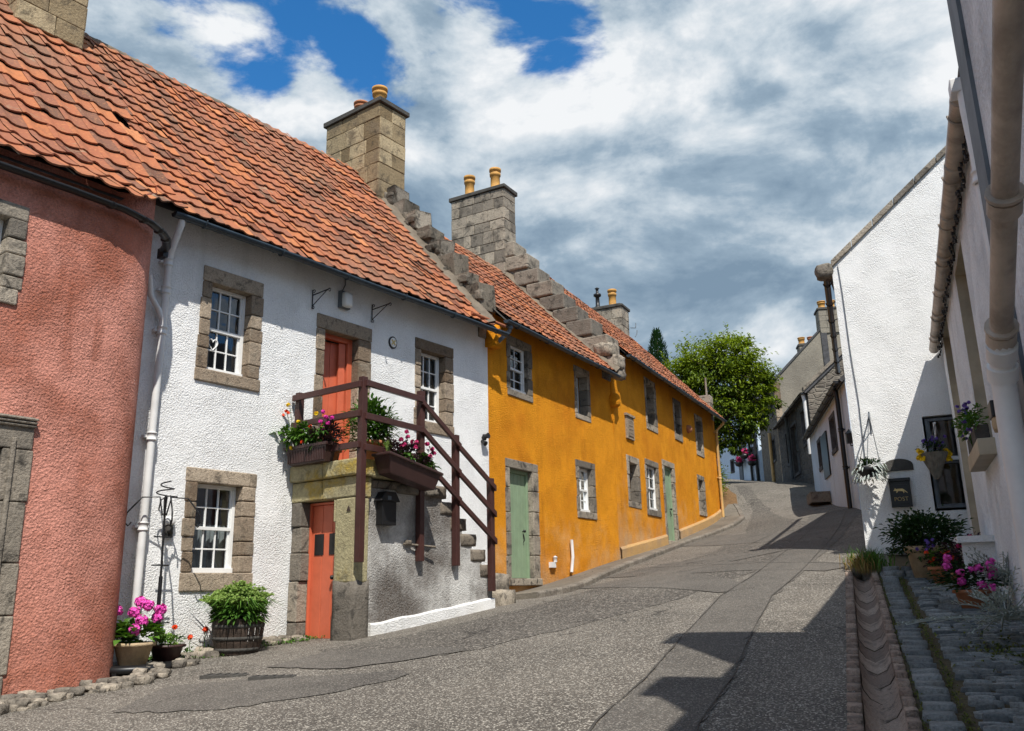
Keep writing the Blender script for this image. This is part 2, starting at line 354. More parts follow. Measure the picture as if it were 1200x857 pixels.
M['magenta'] = flat('magenta_petals', (.72, .03, .36), .6, .3, 60)
M['pinkpet'] = flat('bright_pink_petals', (.80, .08, .47), .6, .3, 60)
M['plum'] = flat('plum_petals', (.50, .012, .12), .6, .4, 60)
M['redpet'] = flat('orange_red_petals', (.85, .07, .01), .6, .3, 60)
M['violet'] = flat('violet_petals', (.16, .09, .42), .6, .4, 60)
M['gold'] = flat('gold_paint', (.65, .5, .22), .4, .2, 20)
M['stonepot'] = flat('pale_stone_pot', (.48, .36, .22), .85, .3, 10, .006)
M['cone'] = flat('ribbed_cane', (.22, .21, .18), .8, .4, 12, .006)
M['lead'] = flat('weathered_lead', (.13, .15, .17), .6, .35, 5)
M['ochrepaint'] = flat('ochre_pipe_paint', (.62, .40, .16), .5, .2, 5)
M['twig'] = flat('bark', (.10, .075, .05), .9, .4, 12, .01)
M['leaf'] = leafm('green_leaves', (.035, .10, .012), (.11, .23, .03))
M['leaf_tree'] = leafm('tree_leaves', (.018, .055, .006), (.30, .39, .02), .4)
M['leaf_conifer'] = leafm('conifer_leaves', (.012, .045, .012), (.03, .085, .015), .15)
M['leaf_dark'] = leafm('dark_leaves', (.012, .035, .010), (.035, .085, .02), .2)
M['leaf_light'] = leafm('lime_leaves', (.16, .27, .045), (.32, .44, .12), .3)
M['leaf_purple'] = leafm('purple_leaves', (.025, .012, .015), (.06, .03, .035), .1)
M['leaf_silver'] = leafm('silver_leaves', (.27, .31, .29), (.48, .52, .49), .1, .8)
M['moss'] = leafm('moss', (.05, .08, .012), (.16, .17, .03), .1, .9)
M['dry'] = leafm('dry_grass', (.22, .15, .05), (.34, .25, .10), .2, .9)
def glass():
    b = NB('window_glass'); g = b.N.new('ShaderNodeBsdfGlossy'); g.inputs['Roughness'].default_value = .03; g.inputs[0].default_value = (.9, .95, 1, 1)
    t = b.N.new('ShaderNodeBsdfTransparent'); t.inputs[0].default_value = (.55, .6, .62, 1); f = b.N.new('ShaderNodeFresnel'); f.inputs[0].default_value = 1.5
    mx = b.N.new('ShaderNodeMixShader'); b.L.new(b.ma('ADD', f.outputs[0], .04), mx.inputs[0]); b.L.new(t.outputs[0], mx.inputs[1]); b.L.new(g.outputs[0], mx.inputs[2])
    bp = b.N.new('ShaderNodeBump'); bp.inputs['Distance'].default_value = .004; b.L.new(b.noise(2.5, 2), bp.inputs['Height']); b.L.new(bp.outputs[0], g.inputs['Normal'])
    b.L.new(mx.outputs[0], b.N['Material Output'].inputs[0]); b.N.remove(b.b); return b.m
M['glass'] = glass()
def tiles():
    b = NB('clay_pantile'); t = b.tint()
    r = b.N.new('ShaderNodeValToRGB'); b.L.new(t, r.inputs[0]); e = r.color_ramp.elements
    e[0].position = 0; e[0].color = (.15, .055, .035, 1); e[1].position = 1; e[1].color = (.47, .185, .08, 1)
    for p, c in ((.14, (.13, .072, .05)), (.3, (.23, .095, .06)), (.55, (.33, .115, .06)), (.8, (.40, .14, .058))): k = e.new(p); k.color = c + (1,)
    col = r.outputs[0]; n0 = b.noise(.45, 4, .6); col = b.mix(b.ma('MULTIPLY', b.ramp(n0, .46, .68), .6), col, (.21, .12, .08))
    n1 = b.noise(7, 5, .7); col = b.mix(b.ma('MULTIPLY', b.ramp(n1, .5, .75), .55), col, (.10, .07, .045))
    n2 = b.noise(30, 3, .6); col = b.mix(b.ma('MULTIPLY', b.ramp(n2, .5, .72), .35), col, (.60, .27, .10))
    n3 = b.noise(3.2, 5, .7, dist=.8); col = b.mix(b.ma('MULTIPLY', b.ramp(n3, .62, .70), .6), col, (.30, .24, .16))
    return b.fin(col, .85, b.ma('ADD', n2, n1), .006, 1, .2)
M['tile'] = tiles()
def asphalt(name, c, c2, spec_c, sc=55, amt=.5):
    b = NB(name); n0 = b.noise(.35, 5, .6); col = b.mix(b.ramp(n0, .35, .65), c, c2)
    n1 = b.noise(1.1, 7, .7); col = b.mix(b.ma('MULTIPLY', b.ramp(n1, .42, .68), .6), col, tuple(x * .6 for x in c))
    cc = b.vor(sc, 'F1', 1, 'Color'); sp = b.N.new('ShaderNodeSeparateColor'); b.L.new(cc, sp.inputs[0])
    col = b.mix(b.ma('MULTIPLY', b.ramp(sp.outputs[0], .66, .98), amt), col, spec_c)
    col = b.mix(b.ma('MULTIPLY', b.ramp(sp.outputs[1], .5, 1), amt * .8), col, (.022, .02, .018))
    e = b.vor(.55, 'DISTANCE_TO_EDGE', 1, vec=b.mixv()); cr = b.ma('MULTIPLY', b.ramp(e, .012, .0), b.ramp(b.noise(.5, 3), .5, .6)); col = b.mix(b.ma('MULTIPLY', cr, .75), col, (.02, .018, .016))
    h = b.ma('ADD', b.ma('MULTIPLY', b.vor(sc, 'F1'), -1.), b.ma('MULTIPLY', b.noise(.9, 3), 3.0)); return b.fin(col, .85, h, .006, 1, .3)
M['road'] = asphalt('chipped_asphalt', (.105, .092, .077), (.15, .132, .11), (.52, .48, .41), 95, .75)
M['patch'] = asphalt('asphalt_patch', (.095, .086, .075), (.125, .112, .096), (.34, .31, .27), 110, .6)
M['patch_coarse'] = asphalt('coarse_patch', (.070, .062, .053), (.10, .09, .076), (.40, .36, .31), 60, .7)
M['seam'] = flat('tar_seam', (.062, .056, .048), .85, .4, 20)
M['pave'] = asphalt('worn_pavement', (.14, .12, .095), (.19, .165, .13), (.3, .27, .22), 70, .25)
def earth():
    b = NB('earth'); col = b.mix(b.noise(3, 5), (.06, .045, .028), (.10, .08, .04)); return b.fin(col, .95, b.noise(20, 4), .03)
M['earth'] = earth()
M['litter'] = flat('leaf_litter', (.23, .13, .055), .95, .6, 18, .02)

# ------------------------------------------------------------------ frames of the street
FW_ = Frame((-9 * cos(radians(36.5)), 9 * sin(radians(36.5))), 36.5)      # white cottage
O1 = Frame(FW_.w(11.44, 0, 0)[:2], 30)                                    # ochre cottage
O2 = Frame(O1.w(5.45, 0, 0)[:2], 26.5)                                    # long ochre house
R1 = Frame((.9 * cos(radians(24)), -.9 * sin(radians(24))), 24, -1)       # near right house
RB = Frame((.6 * cos(radians(24)), -.6 * sin(radians(24))), 24, -1)       # nearest tall house
G2 = Frame((5.43, 13.55), 114)                                            # sunlit gable, faces us
G2S = Frame((5.43, 13.55), 21.5, -1)                                      # its street side
CT = Frame((8.54, 21.35), 13, -1)
ST = Frame((11.0, 31.1), 8.6, -1)
BE = Frame((12.3, 39.1), 9.5, -1)
WF = Frame((13.85, 48.0), -11, -1)

def struct(o): o['kind'] = 'structure'; return o

# ------------------------------------------------------------------ ground
def ground():
    xs = [-420, -200, -100, -60, -35, -22, -14] + [-10 + .5 * i for i in range(61)] + [24, 30, 45, 80, 150, 420]
    ys = [-420, -200, -100, -50, -25, -14] + [-9 + .5 * i for i in range(165)] + [80, 100, 150, 250, 500]
    mb = MB(); n = len(ys)
    vs = [(x, y, gz(x, y) - .17) for x in xs for y in ys]
    fs = [(i * n + j, (i + 1) * n + j, (i + 1) * n + j + 1, i * n + j + 1) for i in range(len(xs) - 1) for j in range(n - 1)]
    mb.add(vs, fs, .5, 0, True); struct(mb.build('ground', M['earth'], recalc=False))
ground()

def lerp_poly(P, t):
    """point at fraction t of a polyline by given keys [(t, x, y)]"""
    for a, b in zip(P, P[1:]):
        if t <= b[0]: k = (t - a[0]) / (b[0] - a[0]); return Vector((a[1] + (b[1] - a[1]) * k, a[2] + (b[2] - a[2]) * k))
    return Vector(P[-1][1:])
CH_D = Vector((sin(radians(21.2)), cos(radians(21.2)))); CH_N = Vector((CH_D.y, -CH_D.x)); CH_0 = Vector((1.91, 5.21)) - CH_D * 9
def ch(s, o): q = CH_0 + CH_D * s + CH_N * o; return q
CH_L = 9 + 7.15                                                     # channel length
wq = lambda F, u, b: F.w(u, b, 0)[:2]
LEFT = [(0,) + tuple(wq(FW_, -12, -.2)), (.2,) + tuple(wq(FW_, 3, .2)), (.36,) + tuple(wq(FW_, 11.4, .3)), (.47,) + tuple(wq(O1, 5.4, .3)), (.6,) + tuple(wq(O2, 9.8, .3)),
        (.68, 7.05, 30.2), (.76, 7.6, 34), (.84, 8.3, 41), (.92, 8.5, 50), (1, 7.5, 62)]
RIGHT = [(0,) + tuple(ch(0, 0)), (.2,) + tuple(ch(6, 0)), (.36,) + tuple(ch(12, 0)), (.44,) + tuple(ch(CH_L, 0)), (.452, 5.2, 12.2), (.47, 5.8, 13.7), (.55, 8.5, 21.1), (.62, 10.9, 30.5), (.76, 12.3, 38.8),
         (.84, 13.1, 46), (.92, 13.4, 50), (1, 12.4, 62)]
def road():
    mb = MB(); NT, NW = 190, 14; vs = []
    for i in range(NT + 1):
        a = lerp_poly(LEFT, i / NT); b = lerp_poly(RIGHT, i / NT)
        for j in range(NW + 1): q = a.lerp(b, j / NW); vs.append((q.x, q.y, gz(q.x, q.y) + .024))
    fs = [(i * (NW + 1) + j, (i + 1) * (NW + 1) + j, (i + 1) * (NW + 1) + j + 1, i * (NW + 1) + j + 1) for i in range(NT) for j in range(NW)]
    mb.add(vs, fs, .5, 0, True); struct(mb.build('road', M['road'], recalc=False))
road()
def strip(mb, pts, w0, lvl, mi=0, wob=.04, n=8, tint=.5):
    """a repair patch laid along a path of ground points: pts [(x,y,width)]"""
    out = []; 
    for a, b in zip(pts, pts[1:]):
        for k in range(n): t = k / n; out.append([a[i] + (b[i] - a[i]) * t for i in range(3)])
    out.append(list(pts[-1])); rows = []
    for i, p in enumerate(out):
        q0 = out[max(i - 1, 0)]; q1 = out[min(i + 1, len(out) - 1)]; d = Vector((q1[0] - q0[0], q1[1] - q0[1])).normalized(); nn = Vector((d.y, -d.x))
        h = p[2] / 2; row = []
        for k in range(5):
            o = -h + 2 * h * k / 4 + (U(-wob, wob) if k in (0, 4) else 0); x = p[0] + nn.x * o; y = p[1] + nn.y * o; row.append((x, y, gz(x, y) + .024 + lvl))
        rows += row
    mb.add(rows, [(i * 5 + j, (i + 1) * 5 + j, (i + 1) * 5 + j + 1, i * 5 + j + 1) for i in range(len(out) - 1) for j in range(4)], tint, mi, True)
def gp(px, py): q = gnd(px, py); return (q.x, q.y)
def strip_px(mb, L, lvl, mi=0, **k):
    """each entry: one edge point and the opposite edge point of the patch on the ground"""
    pts = []
    for (a, b, c, d) in L:
        p = gp(a, b); q = gp(c, d); pts.append(((p[0] + q[0]) / 2, (p[1] + q[1]) / 2, max(.12, hypot(p[0] - q[0], p[1] - q[1]))))
    strip(mb, pts, 0, lvl, mi, **k)
def patches():
    mb = MB()
    tr = [(380, 765, 430, 785), (480, 748, 520, 772), (600, 722, 650, 742), (700, 698, 745, 714), (760, 680, 800, 692), (830, 655, 862, 664), (880, 640, 902, 646), (905, 622, 925, 627)]
    strip_px(mb, tr, .004, 1, wob=.06)
    up = [(905, 625, 925, 628), (890, 610, 905, 610), (882, 595, 897, 594), (868, 580, 883, 580), (862, 570, 876, 570)]
    strip_px(mb, up, .004, 1, wob=.05)
    st = [(650, 930, 800, 930), (700, 857, 820, 857), (760, 800, 860, 800), (800, 750, 880, 750), (845, 702, 905, 702), (880, 680, 932, 680), (925, 645, 965, 645), (955, 618, 985, 618), (972, 600, 992, 600)]
    strip_px(mb, st, .006, 0, wob=.04)
    # cross trenches running over the street
    strip_px(mb, [(745, 666, 750, 674), (850, 664, 850, 671), (990, 664, 990, 672)], .009, 0, wob=.03)
    strip_px(mb, [(715, 680, 730, 685), (800, 682, 810, 690), (860, 692, 865, 699)], .009, 0, wob=.03)
    strip_px(mb, [(790, 660, 795, 668), (845, 655, 870, 668)], .011, 0, wob=.03)
    strip_px(mb, [(152, 815, 175, 838), (250, 806, 300, 832), (360, 800, 400, 818), (470, 790, 480, 796)], .006, 0, wob=.05)
    strip_px(mb, [(350, 770, 352, 785), (420, 768, 440, 786), (540, 763, 545, 767)], .009, 0, wob=.04)
    strip_px(mb, [(800, 632, 802, 637), (870, 632, 880, 636), (950, 628, 955, 633)], .009, 0, wob=.02)
    struct(mb.build('road_patches', [M['patch'], M['patch_coarse']], recalc=False))
    # thin tar seams along patch edges and cracks
    mb = MB()
    def seam(L, w=.03, lvl=.013, wob=.02):
        pts = [gp(*p) + (w,) for p in L]; strip(mb, pts, 0, lvl, 0, wob=wob * .3, n=6)
    for e in (0, 1):
        for T in (st,): seam([(t[0], t[1]) if e == 0 else (t[2], t[3]) for t in T], .012)
    seam([(700, 672), (760, 668), (850, 664), (920, 662), (992, 664)], .02); seam([(930, 690), (995, 688)], .02); seam([(905, 628), (880, 640), (820, 652)], .03)
    struct(mb.build('tar_seams', M['seam'], recalc=False))
    # worn iron covers in the road
patches()
mb = MB()
for px, py, w, l in ((265, 796, .42, .22), (320, 798, .4, .18)):
    q = gnd(px, py); mb.box((q.x - w / 2, q.y - l / 2, q.z - .02), (q.x + w / 2, q.y + l / 2, q.z + .042), .4)
    for k in range(5): mb.box((q.x - w / 2 + .03 + k * w * .19, q.y - l / 2 + .03, q.z + .04), (q.x - w / 2 + .06 + k * w * .19, q.y + l / 2 - .03, q.z + .048), .5)
q = gnd(292, 797); solo(mb, 'drain_cover', M['slab'], (q.x, q.y, q.z), 'rusty iron drain covers let into the asphalt in front of the wooden barrel', 'drain cover')

def pavement():
    """raised pavement and kerb along the ochre houses"""
    mb = MB(); kb = MB()
    L = [(O1, -.35, 1.05), (O1, .4, 1.2), (O1, 1.5, 1.0), (O1, 2.6, .78), (O1, 4.0, .66), (O1, 5.4, .6), (O2, 1.2, .55), (O2, 2.8, .45), (O2, 3.7, .42), (O2, 5.4, .7), (O2, 7.2, .85), (O2, 9.4, .8), (O2, 10.8, .4), (O2, 11.6, .1)]
    P = []
    for i in range(len(L) - 1):
        a, b = L[i], L[i + 1]; pa = a[0].w(a[1], .1, 0), a[0].w(a[1], -a[2], 0); pb = b[0].w(b[1], .1, 0), b[0].w(b[1], -b[2], 0)
        for k in range(5): P.append((pa[0].lerp(pb[0], k / 5), pa[1].lerp(pb[1], k / 5)))
    rows = []
    for a, b in P:
        for k in range(5): q = a.lerp(b, k / 4); rows.append((q.x, q.y, gz(q.x, q.y) + .11))
    rows = [(x, y, z - .35) for x, y, z in rows[:5]] + rows + [(x, y, z - .35) for x, y, z in rows[-5:]]
    mb.add(rows, [(i * 5 + j, (i + 1) * 5 + j, (i + 1) * 5 + j + 1, i * 5 + j + 1) for i in range(len(P) + 1) for j in range(4)], .5, 0)
    struct(mb.build('pavement', M['pave'], recalc=False))
    E = [b for a, b in P]
    for i in range(len(E) - 1):
        a, b = E[i], E[i + 1]; d = (b - a); n = max(1, int(d.length / .75))
        for k in range(n):
            p = a.lerp(b, (k + .02) / n); q = a.lerp(b, (k + .98) / n); dd = (q - p).normalized(); nn = Vector((dd.y, -dd.x, 0)); t = U(.1, .9)
            vs = []
            for c, h in ((p, 0), (q, 0)):
                z = gz(c.x, c.y)
                for o, zz in ((-.09, -.2), (.05 + U(-.01, .01), -.2), (.05, .10 + U(-.01, .01)), (.03, .125), (-.09, .125)): vs.append((c.x + nn.x * o, c.y + nn.y * o, z + zz))
            kb.add(vs, [(0, 1, 2, 3, 4), (5, 9, 8, 7, 6)] + [(j, (j + 1) % 5, 5 + (j + 1) % 5, 5 + j) for j in range(5)], t)
    struct(kb.build('kerb', M['kerb'], bevel=.008))
pavement()

def channel():
    mb = MB(); prof = [(0, .03), (.045, .03), (.05, -.01), (.09, -.07), (.16, -.105), (.23, -.07), (.27, -.01), (.275, .03)]
    s = 2.0
    while s < CH_L:
        Lg = .42; q0 = s; q1 = min(s + Lg - .012, CH_L); vs = []; t = U(0, 1); dz = U(-.004, .004); do = U(-.004, .004)
        for qq in (q0, (q0 + q1) / 2, q1):
            for (o, z) in prof[1:7]: 
                p = ch(qq, o + do + .0); c = ch(qq, .16); vs.append((p.x, p.y, gz(c.x, c.y) + z + .01 + dz))
        mb.add(vs, [(i * 6 + j, (i + 1) * 6 + j, (i + 1) * 6 + j + 1, i * 6 + j + 1) for i in range(2) for j in range(5)], t, 0, True); s += Lg
    # brick edging each side
    for side, (o0, o1) in enumerate(((-.05, .04), (.27, .345))):
        s = 2.0
        while s < CH_L:
            Lg = U(.2, .26); p = ch(s + Lg / 2, (o0 + o1) / 2); z = gz(p.x, p.y); a = Vector((CH_D.x, CH_D.y))
            k = MB(); k.rock((0, 0, 0), (Lg / 2 - .008, (o1 - o0) / 2, .07), U(.2, 1), 3, .05, 0, .12)
            mb.add([(p.x + a.x * v.x + CH_N.x * v.y, p.y + a.y * v.x + CH_N.y * v.y, z + v.z - .03 + U(0, .004)) for v in k.v], k.f, k.t[0], 0, True); s += Lg
    # floor under the joints
    vs = []
    for i in range(40):
        s = 2 + (CH_L - 2) * i / 39
        for o, z in ((-.08, .0), (.0, -.08), (.05, -.07), (.16, -.12), (.27, -.07), (.36, -.05)): p = ch(s, o); c = ch(s, .16); vs.append((p.x, p.y, gz(c.x, c.y) + z))
    mb.add(vs, [(i * 6 + j, (i + 1) * 6 + j, (i + 1) * 6 + j + 1, i * 6 + j + 1) for i in range(39) for j in range(5)], .1, 1, True)
    struct(mb.build('drainage_channel', [M['terracotta_channel'], M['earth']], recalc=False))
channel()

def setts():
    mb = MB()
    def sett(s, o, ls, lo, h, t, sq=.18, ang=0):
        p = ch(s, o); z = gz(p.x, p.y); k = MB(); k.rock((0, 0, 0), (ls / 2, lo / 2, .07), t, 3, .06, 0, sq); ca, sa = cos(ang), sin(ang)
        tx, ty = U(-.05, .05), U(-.05, .05)
        mb.add([(p.x + CH_D.x * (v.x * ca - v.y * sa) + CH_N.x * (v.x * sa + v.y * ca), p.y + CH_D.y * (v.x * ca - v.y * sa) + CH_N.y * (v.x * sa + v.y * ca),
                 z + v.z + h + v.x * tx + v.y * ty) for v in k.v], k.f, t, 0, True)
    s = 6.0
    while s < CH_L - .3:                                    # kerb row of squarer setts
        L_ = U(.13, .24); sett(s + L_ / 2, .46 + U(-.012, .012), L_ - .02, .18, -.02 + U(-.004, .004), U(.35, .8), .15); s += L_
    s = 6.0
    while s < CH_L - .75:                                   # narrow setts laid across
        w = U(.06, .09); o = .62 + U(0, .05); far = s > CH_L - 2.0
        while o < 2.6:
            l = U(.12, .3); sett(s + w / 2 + U(-.01, .01), o + l / 2, w - .016, l - .02, -.028 + U(-.016, .012), U(0, 1), .3, U(-.07, .07)); o += l
        s += w
    s = .36
    for r_ in range(2):                                     # two rows closing the top end
        o = .4
        while o < 2.6: l = U(.2, .34); sett(CH_L - .62 + r_ * .2, o + l / 2, .18, l - .015, .03 * (r_ + 1), U(.2, .9), .2); o += l
    struct(mb.build('sett_paving', M['setts'], recalc=False))
    mb = MB(); vs = []
    for i in range(40):
        s = -2 + (CH_L + 3.9) * i / 39
        for o in (.34, .5, 1.0, 1.8, 2.8, 4.0): p = ch(s, o); vs.append((p.x, p.y, gz(p.x, p.y) + .012))
    mb.add(vs, [(i * 6 + j, (i + 1) * 6 + j, (i + 1) * 6 + j + 1, i * 6 + j + 1) for i in range(39) for j in range(5)], .1, 0, True); struct(mb.build('paving_bed', M['earth'], recalc=False))
setts()

# ------------------------------------------------------------------ building pieces
def wall_front(mb, u0, u1, z0, z1, holes, b=0.0, th=.45, du=.9):
    """one thick wall with rectangular openings; z1 may be a function of u"""
    us = sorted(set([u0, u1] + [h[0] for h in holes] + [h[1] for h in holes]))
    uu = []
    for a, c in zip(us, us[1:]):
        n = max(1, int((c - a) / du)); uu += [a + (c - a) * k / n for k in range(n)]
    uu.append(u1); zt = z1 if callable(z1) else (lambda u: z1); zs = sorted(set([z0] + [h[2] for h in holes] + [h[3] for h in holes])); zs.append(None)
    for i in range(len(uu) - 1):
        for j in range(len(zs) - 1):
            a, c = uu[i], uu[i + 1]; lo = zs[j]; hi = (zs[j + 1], zs[j + 1]) if zs[j + 1] is not None else (zt(a), zt(c)); m_ = ((a + c) / 2, (lo + min(hi)) / 2)
            if any(h[0] < m_[0] < h[1] and h[2] < m_[1] < h[3] for h in holes): continue
            mb.add([(a, b, lo), (c, b, lo), (c, b, hi[1]), (a, b, hi[0])], [(0, 1, 2, 3)])
    mb.add([(u0, b + th, z0), (u1, b + th, z0), (u1, b + th, zt(u1)), (u0, b + th, zt(u0))], [(0, 1, 2, 3)]) if not holes else None
    for h in holes:
        a, c, lo, hi = h[:4]; mb.add([(a, b, lo), (c, b, lo), (c, b, hi), (a, b, hi), (a, b + th, lo), (c, b + th, lo), (c, b + th, hi), (a, b + th, hi)], [(0, 1, 5, 4), (1, 2, 6, 5), (2, 3, 7, 6), (3, 0, 4, 7)])
def shell(mb, u0, u1, z0, ze, zr, bd, br, th=0):
    """gables, back wall and floorless body behind a front wall: ridge at back br, depth bd"""
    for u in (u0, u1): mb.add([(u, 0, z0), (u, bd, z0), (u, bd, ze), (u, br, zr), (u, 0, ze)], [(0, 1, 2, 3, 4)])
    mb.add([(u0, bd, z0), (u1, bd, z0), (u1, bd, ze), (u0, bd, ze)], [(0, 1, 2, 3)])
def surround(mb, o, i, proud=.018, depth=.19, nj=4, sill=True, jit=.032, fr=None):
    """rough stone blocks round an opening: o outer (u0,u1,z0,z1), i inner"""
    U0_, U1_, Z0, Z1 = o; a, c, lo, hi = i
    def blk(u0, u1, z0, z1, e=(1, 1, 1, 1)):
        p = proud + U(-.006, .01); mb.box((u0 - U(0, jit) * e[0], -p, z0), (u1 + U(0, jit) * e[1], depth, z1), U(0, 1))
    blk(U0_, U1_, hi, Z1); 
    if sill: blk(U0_ - .0, U1_ + .0, Z0, lo)
    for (x0, x1, e) in ((U0_, a, (1, 0)), (c, U1_, (0, 1))):
        z = lo if sill else Z0; zs = [z + (hi - z) * k / nj + (U(-.05, .05) if 0 < k < nj else 0) for k in range(nj + 1)]
        for k in range(nj): blk(x0, x1, zs[k] + .004, zs[k + 1] - .004, e)
def sash(T, fr, a, c, lo, hi, dep=.13, cols=3, rows=(2, 2), mat='wpaint', curtain=True, lab=None, bar=.018, fw=.045):
    mb = MB(fr); g = 1e-3
    mb.box((a + g, dep, lo + g), (a + fw, dep + .07, hi - g)); mb.box((c - fw, dep, lo + g), (c - g, dep + .07, hi - g))
    mb.box((a + fw, dep, hi - fw), (c - fw, dep + .07, hi - g)); mb.box((a + .004, dep - .03, lo + g), (c - .004, dep + .07, lo + fw * 1.3))
    mz = lo + (hi - lo) * rows[1] / (rows[0] + rows[1]) - .0
    mb.box((a + fw, dep + .004, mz - .02), (c - fw, dep + .05, mz + .02))
    for (z0, z1, r_, dd) in ((mz + .02, hi - fw, rows[0], .012), (lo + fw * 1.3, mz - .02, rows[1], .03)):
        s = .022
        mb.box((a + fw, dep + dd, z0), (a + fw + s, dep + dd + .03, z1)); mb.box((c - fw - s, dep + dd, z0), (c - fw, dep + dd + .03, z1))
        for k in range(1, cols): x = a + fw + s + (c - a - 2 * fw - 2 * s) * k / cols; mb.box((x - bar / 2, dep + dd + .002, z0), (x + bar / 2, dep + dd + .026, z1))
        for k in range(1, r_): z = z0 + (z1 - z0) * k / r_; mb.box((a + fw + s, dep + dd + .004, z - bar / 2), (c - fw - s, dep + dd + .024, z + bar / 2))
    wn = mb.build('window', M[mat], T, bevel=.003, label=lab)
    gm = MB(fr); gm.add([(a + fw, dep + .034, mz), (c - fw, dep + .034, mz), (c - fw, dep + .034, hi - fw), (a + fw, dep + .034, hi - fw)], [(0, 1, 2, 3)])
    gm.add([(a + fw, dep + .05, lo + fw), (c - fw, dep + .05, lo + fw), (c - fw, dep + .05, mz), (a + fw, dep + .05, mz)], [(0, 1, 2, 3)]); gm.build('pane', M['glass'], wn)
    if curtain:
        n = 26; top = mz + (hi - mz) * .1 if curtain == 'half' else hi - .05
        for (x0, x1) in (((a + .05, c - .05),) if curtain == 'half' else ((a + .03, a + (c - a) * .30), (a + (c - a) * .72, c - .03))):
            cm = MB(fr); vs = [(x0 + (x1 - x0) * k / n, dep + .13 + .018 * sin(k * 1.9), z) for k in range(n + 1) for z in (lo + .03, top)]
            cm.add(vs, [(2 * k, 2 * k + 2, 2 * k + 3, 2 * k + 1) for k in range(n)], .5, 0, True); cm.build('curtain', M['curtain'], wn)
    return wn
def plank_door(T, fr, a, c, lo, hi, dep, mat, planks=5, frame=.06, handle='black', name='door', hs=.8, lites=False, half=False, lab=None):
    fm = MB(fr); 
    for (x0, x1, z0, z1) in ((a, a + frame, lo, hi), (c - frame, c, lo, hi), (a + frame, c - frame, hi - frame, hi)): fm.box((x0 + .001, dep - .02, z0), (x1 - .001, dep + .08, z1 - .001))
    fm.build('door_frame', M[mat], T, bevel=.004)
    mb = MB(fr); a += frame + .004; c -= frame + .004; hi -= frame + .004; w = (c - a) / planks
    for k in range(planks): mb.box((a + k * w + .003, dep + .015, lo + .01), (a + (k + 1) * w - .003, dep + .05, hi), U(.3, .7))
    if planks < 4: pass
    d = mb.build(name, M[mat], T, bevel=.004, label=lab)
    h = MB(fr); x = a + (c - a) * hs; z = lo + (hi - lo) * .45; h.lathe((x, dep - .03, z), [(0, -.028), (.02, -.022), (.028, 0), (.02, .022), (0, .028)], 12); h.tube([(x, dep - .03, z), (x, dep + .02, z)], .009)
    h.tube([(x, dep + .0, z - .05), (x + .01, dep - .02, z - .16), (x, dep, z - .2)], .008); h.build('handle', M[handle], d)
    if lites:
        l = MB(fr)
        for x0, x1 in ((a + .05, a + .22), (c - .24, c - .05)): l.box((x0, dep - .002 + .01, lo + (hi - lo) * .62), (x1, dep + .03, lo + (hi - lo) * .78))
        l.build('window', M['black'], d)
    return d

def pantiles(name, T, surf, u0, u1, L, wt, g, mat='tile', lean=.0, amp=.024, edge=None, tv=1.0, skip=()):
    """surf(u, s) -> (b, z) of the roof surface s metres up from the eave; S-profile tiles laid in courses"""
    mb = MB(T['fr']); nc = int((u1 - u0) / wt); wt = (u1 - u0) / nc; nr = int(L / g); g = L / nr
    prof = [(0, .55), (.12, .95), (.26, .75), (.42, .12), (.6, -.1), (.8, .05), (1.02, .5)]
    for r_ in range(nr):
        for c in range(nc):
            if (c, r_) in skip: continue
            x0 = u0 + c * wt + U(-.009, .009); s0 = r_ * g + rnd.gauss(0, .012) + .01 * sin(c * .7 + r_ * .3); s1 = s0 + g * 1.14; t = max(0, min(1, rnd.gauss(.5, .22) * tv)); lift = U(.012, .030) ; tw = rnd.gauss(0, .009)
            b0, z0 = surf(x0 + wt / 2, s0); b1, z1 = surf(x0 + wt / 2, s1); d = Vector((b1 - b0, z1 - z0)).normalized(); n = Vector((-d.y, d.x))
            vs = []
            for (s_, hh) in ((s0, .0), (s0, 1), ((s0 + s1) / 2, 1), (s1, 1)):
                for (x, h) in prof:
                    uu = x0 + x * wt; bb, zz = surf(uu, s_); k = (lift + .012) * (1 - (s_ - s0) / (s1 - s0)); H = h * amp * (1 if hh else 1) + k - (0 if hh else .018) + tw * (x - .5)
                    vs.append((uu, bb + n.x * H, zz + n.y * H))
            m_ = len(prof); fs = [(i * m_ + j, i * m_ + j + 1, (i + 1) * m_ + j + 1, (i + 1) * m_ + j) for i in range(1, 3) for j in range(m_ - 1)]
            mb.add(vs, fs, t, 0, True); mb.add(vs[:2 * m_], [(j, j + 1, m_ + j + 1, m_ + j) for j in range(m_ - 1)], t * .8)
    return mb.build(name, M[mat], T['o'], recalc=False)

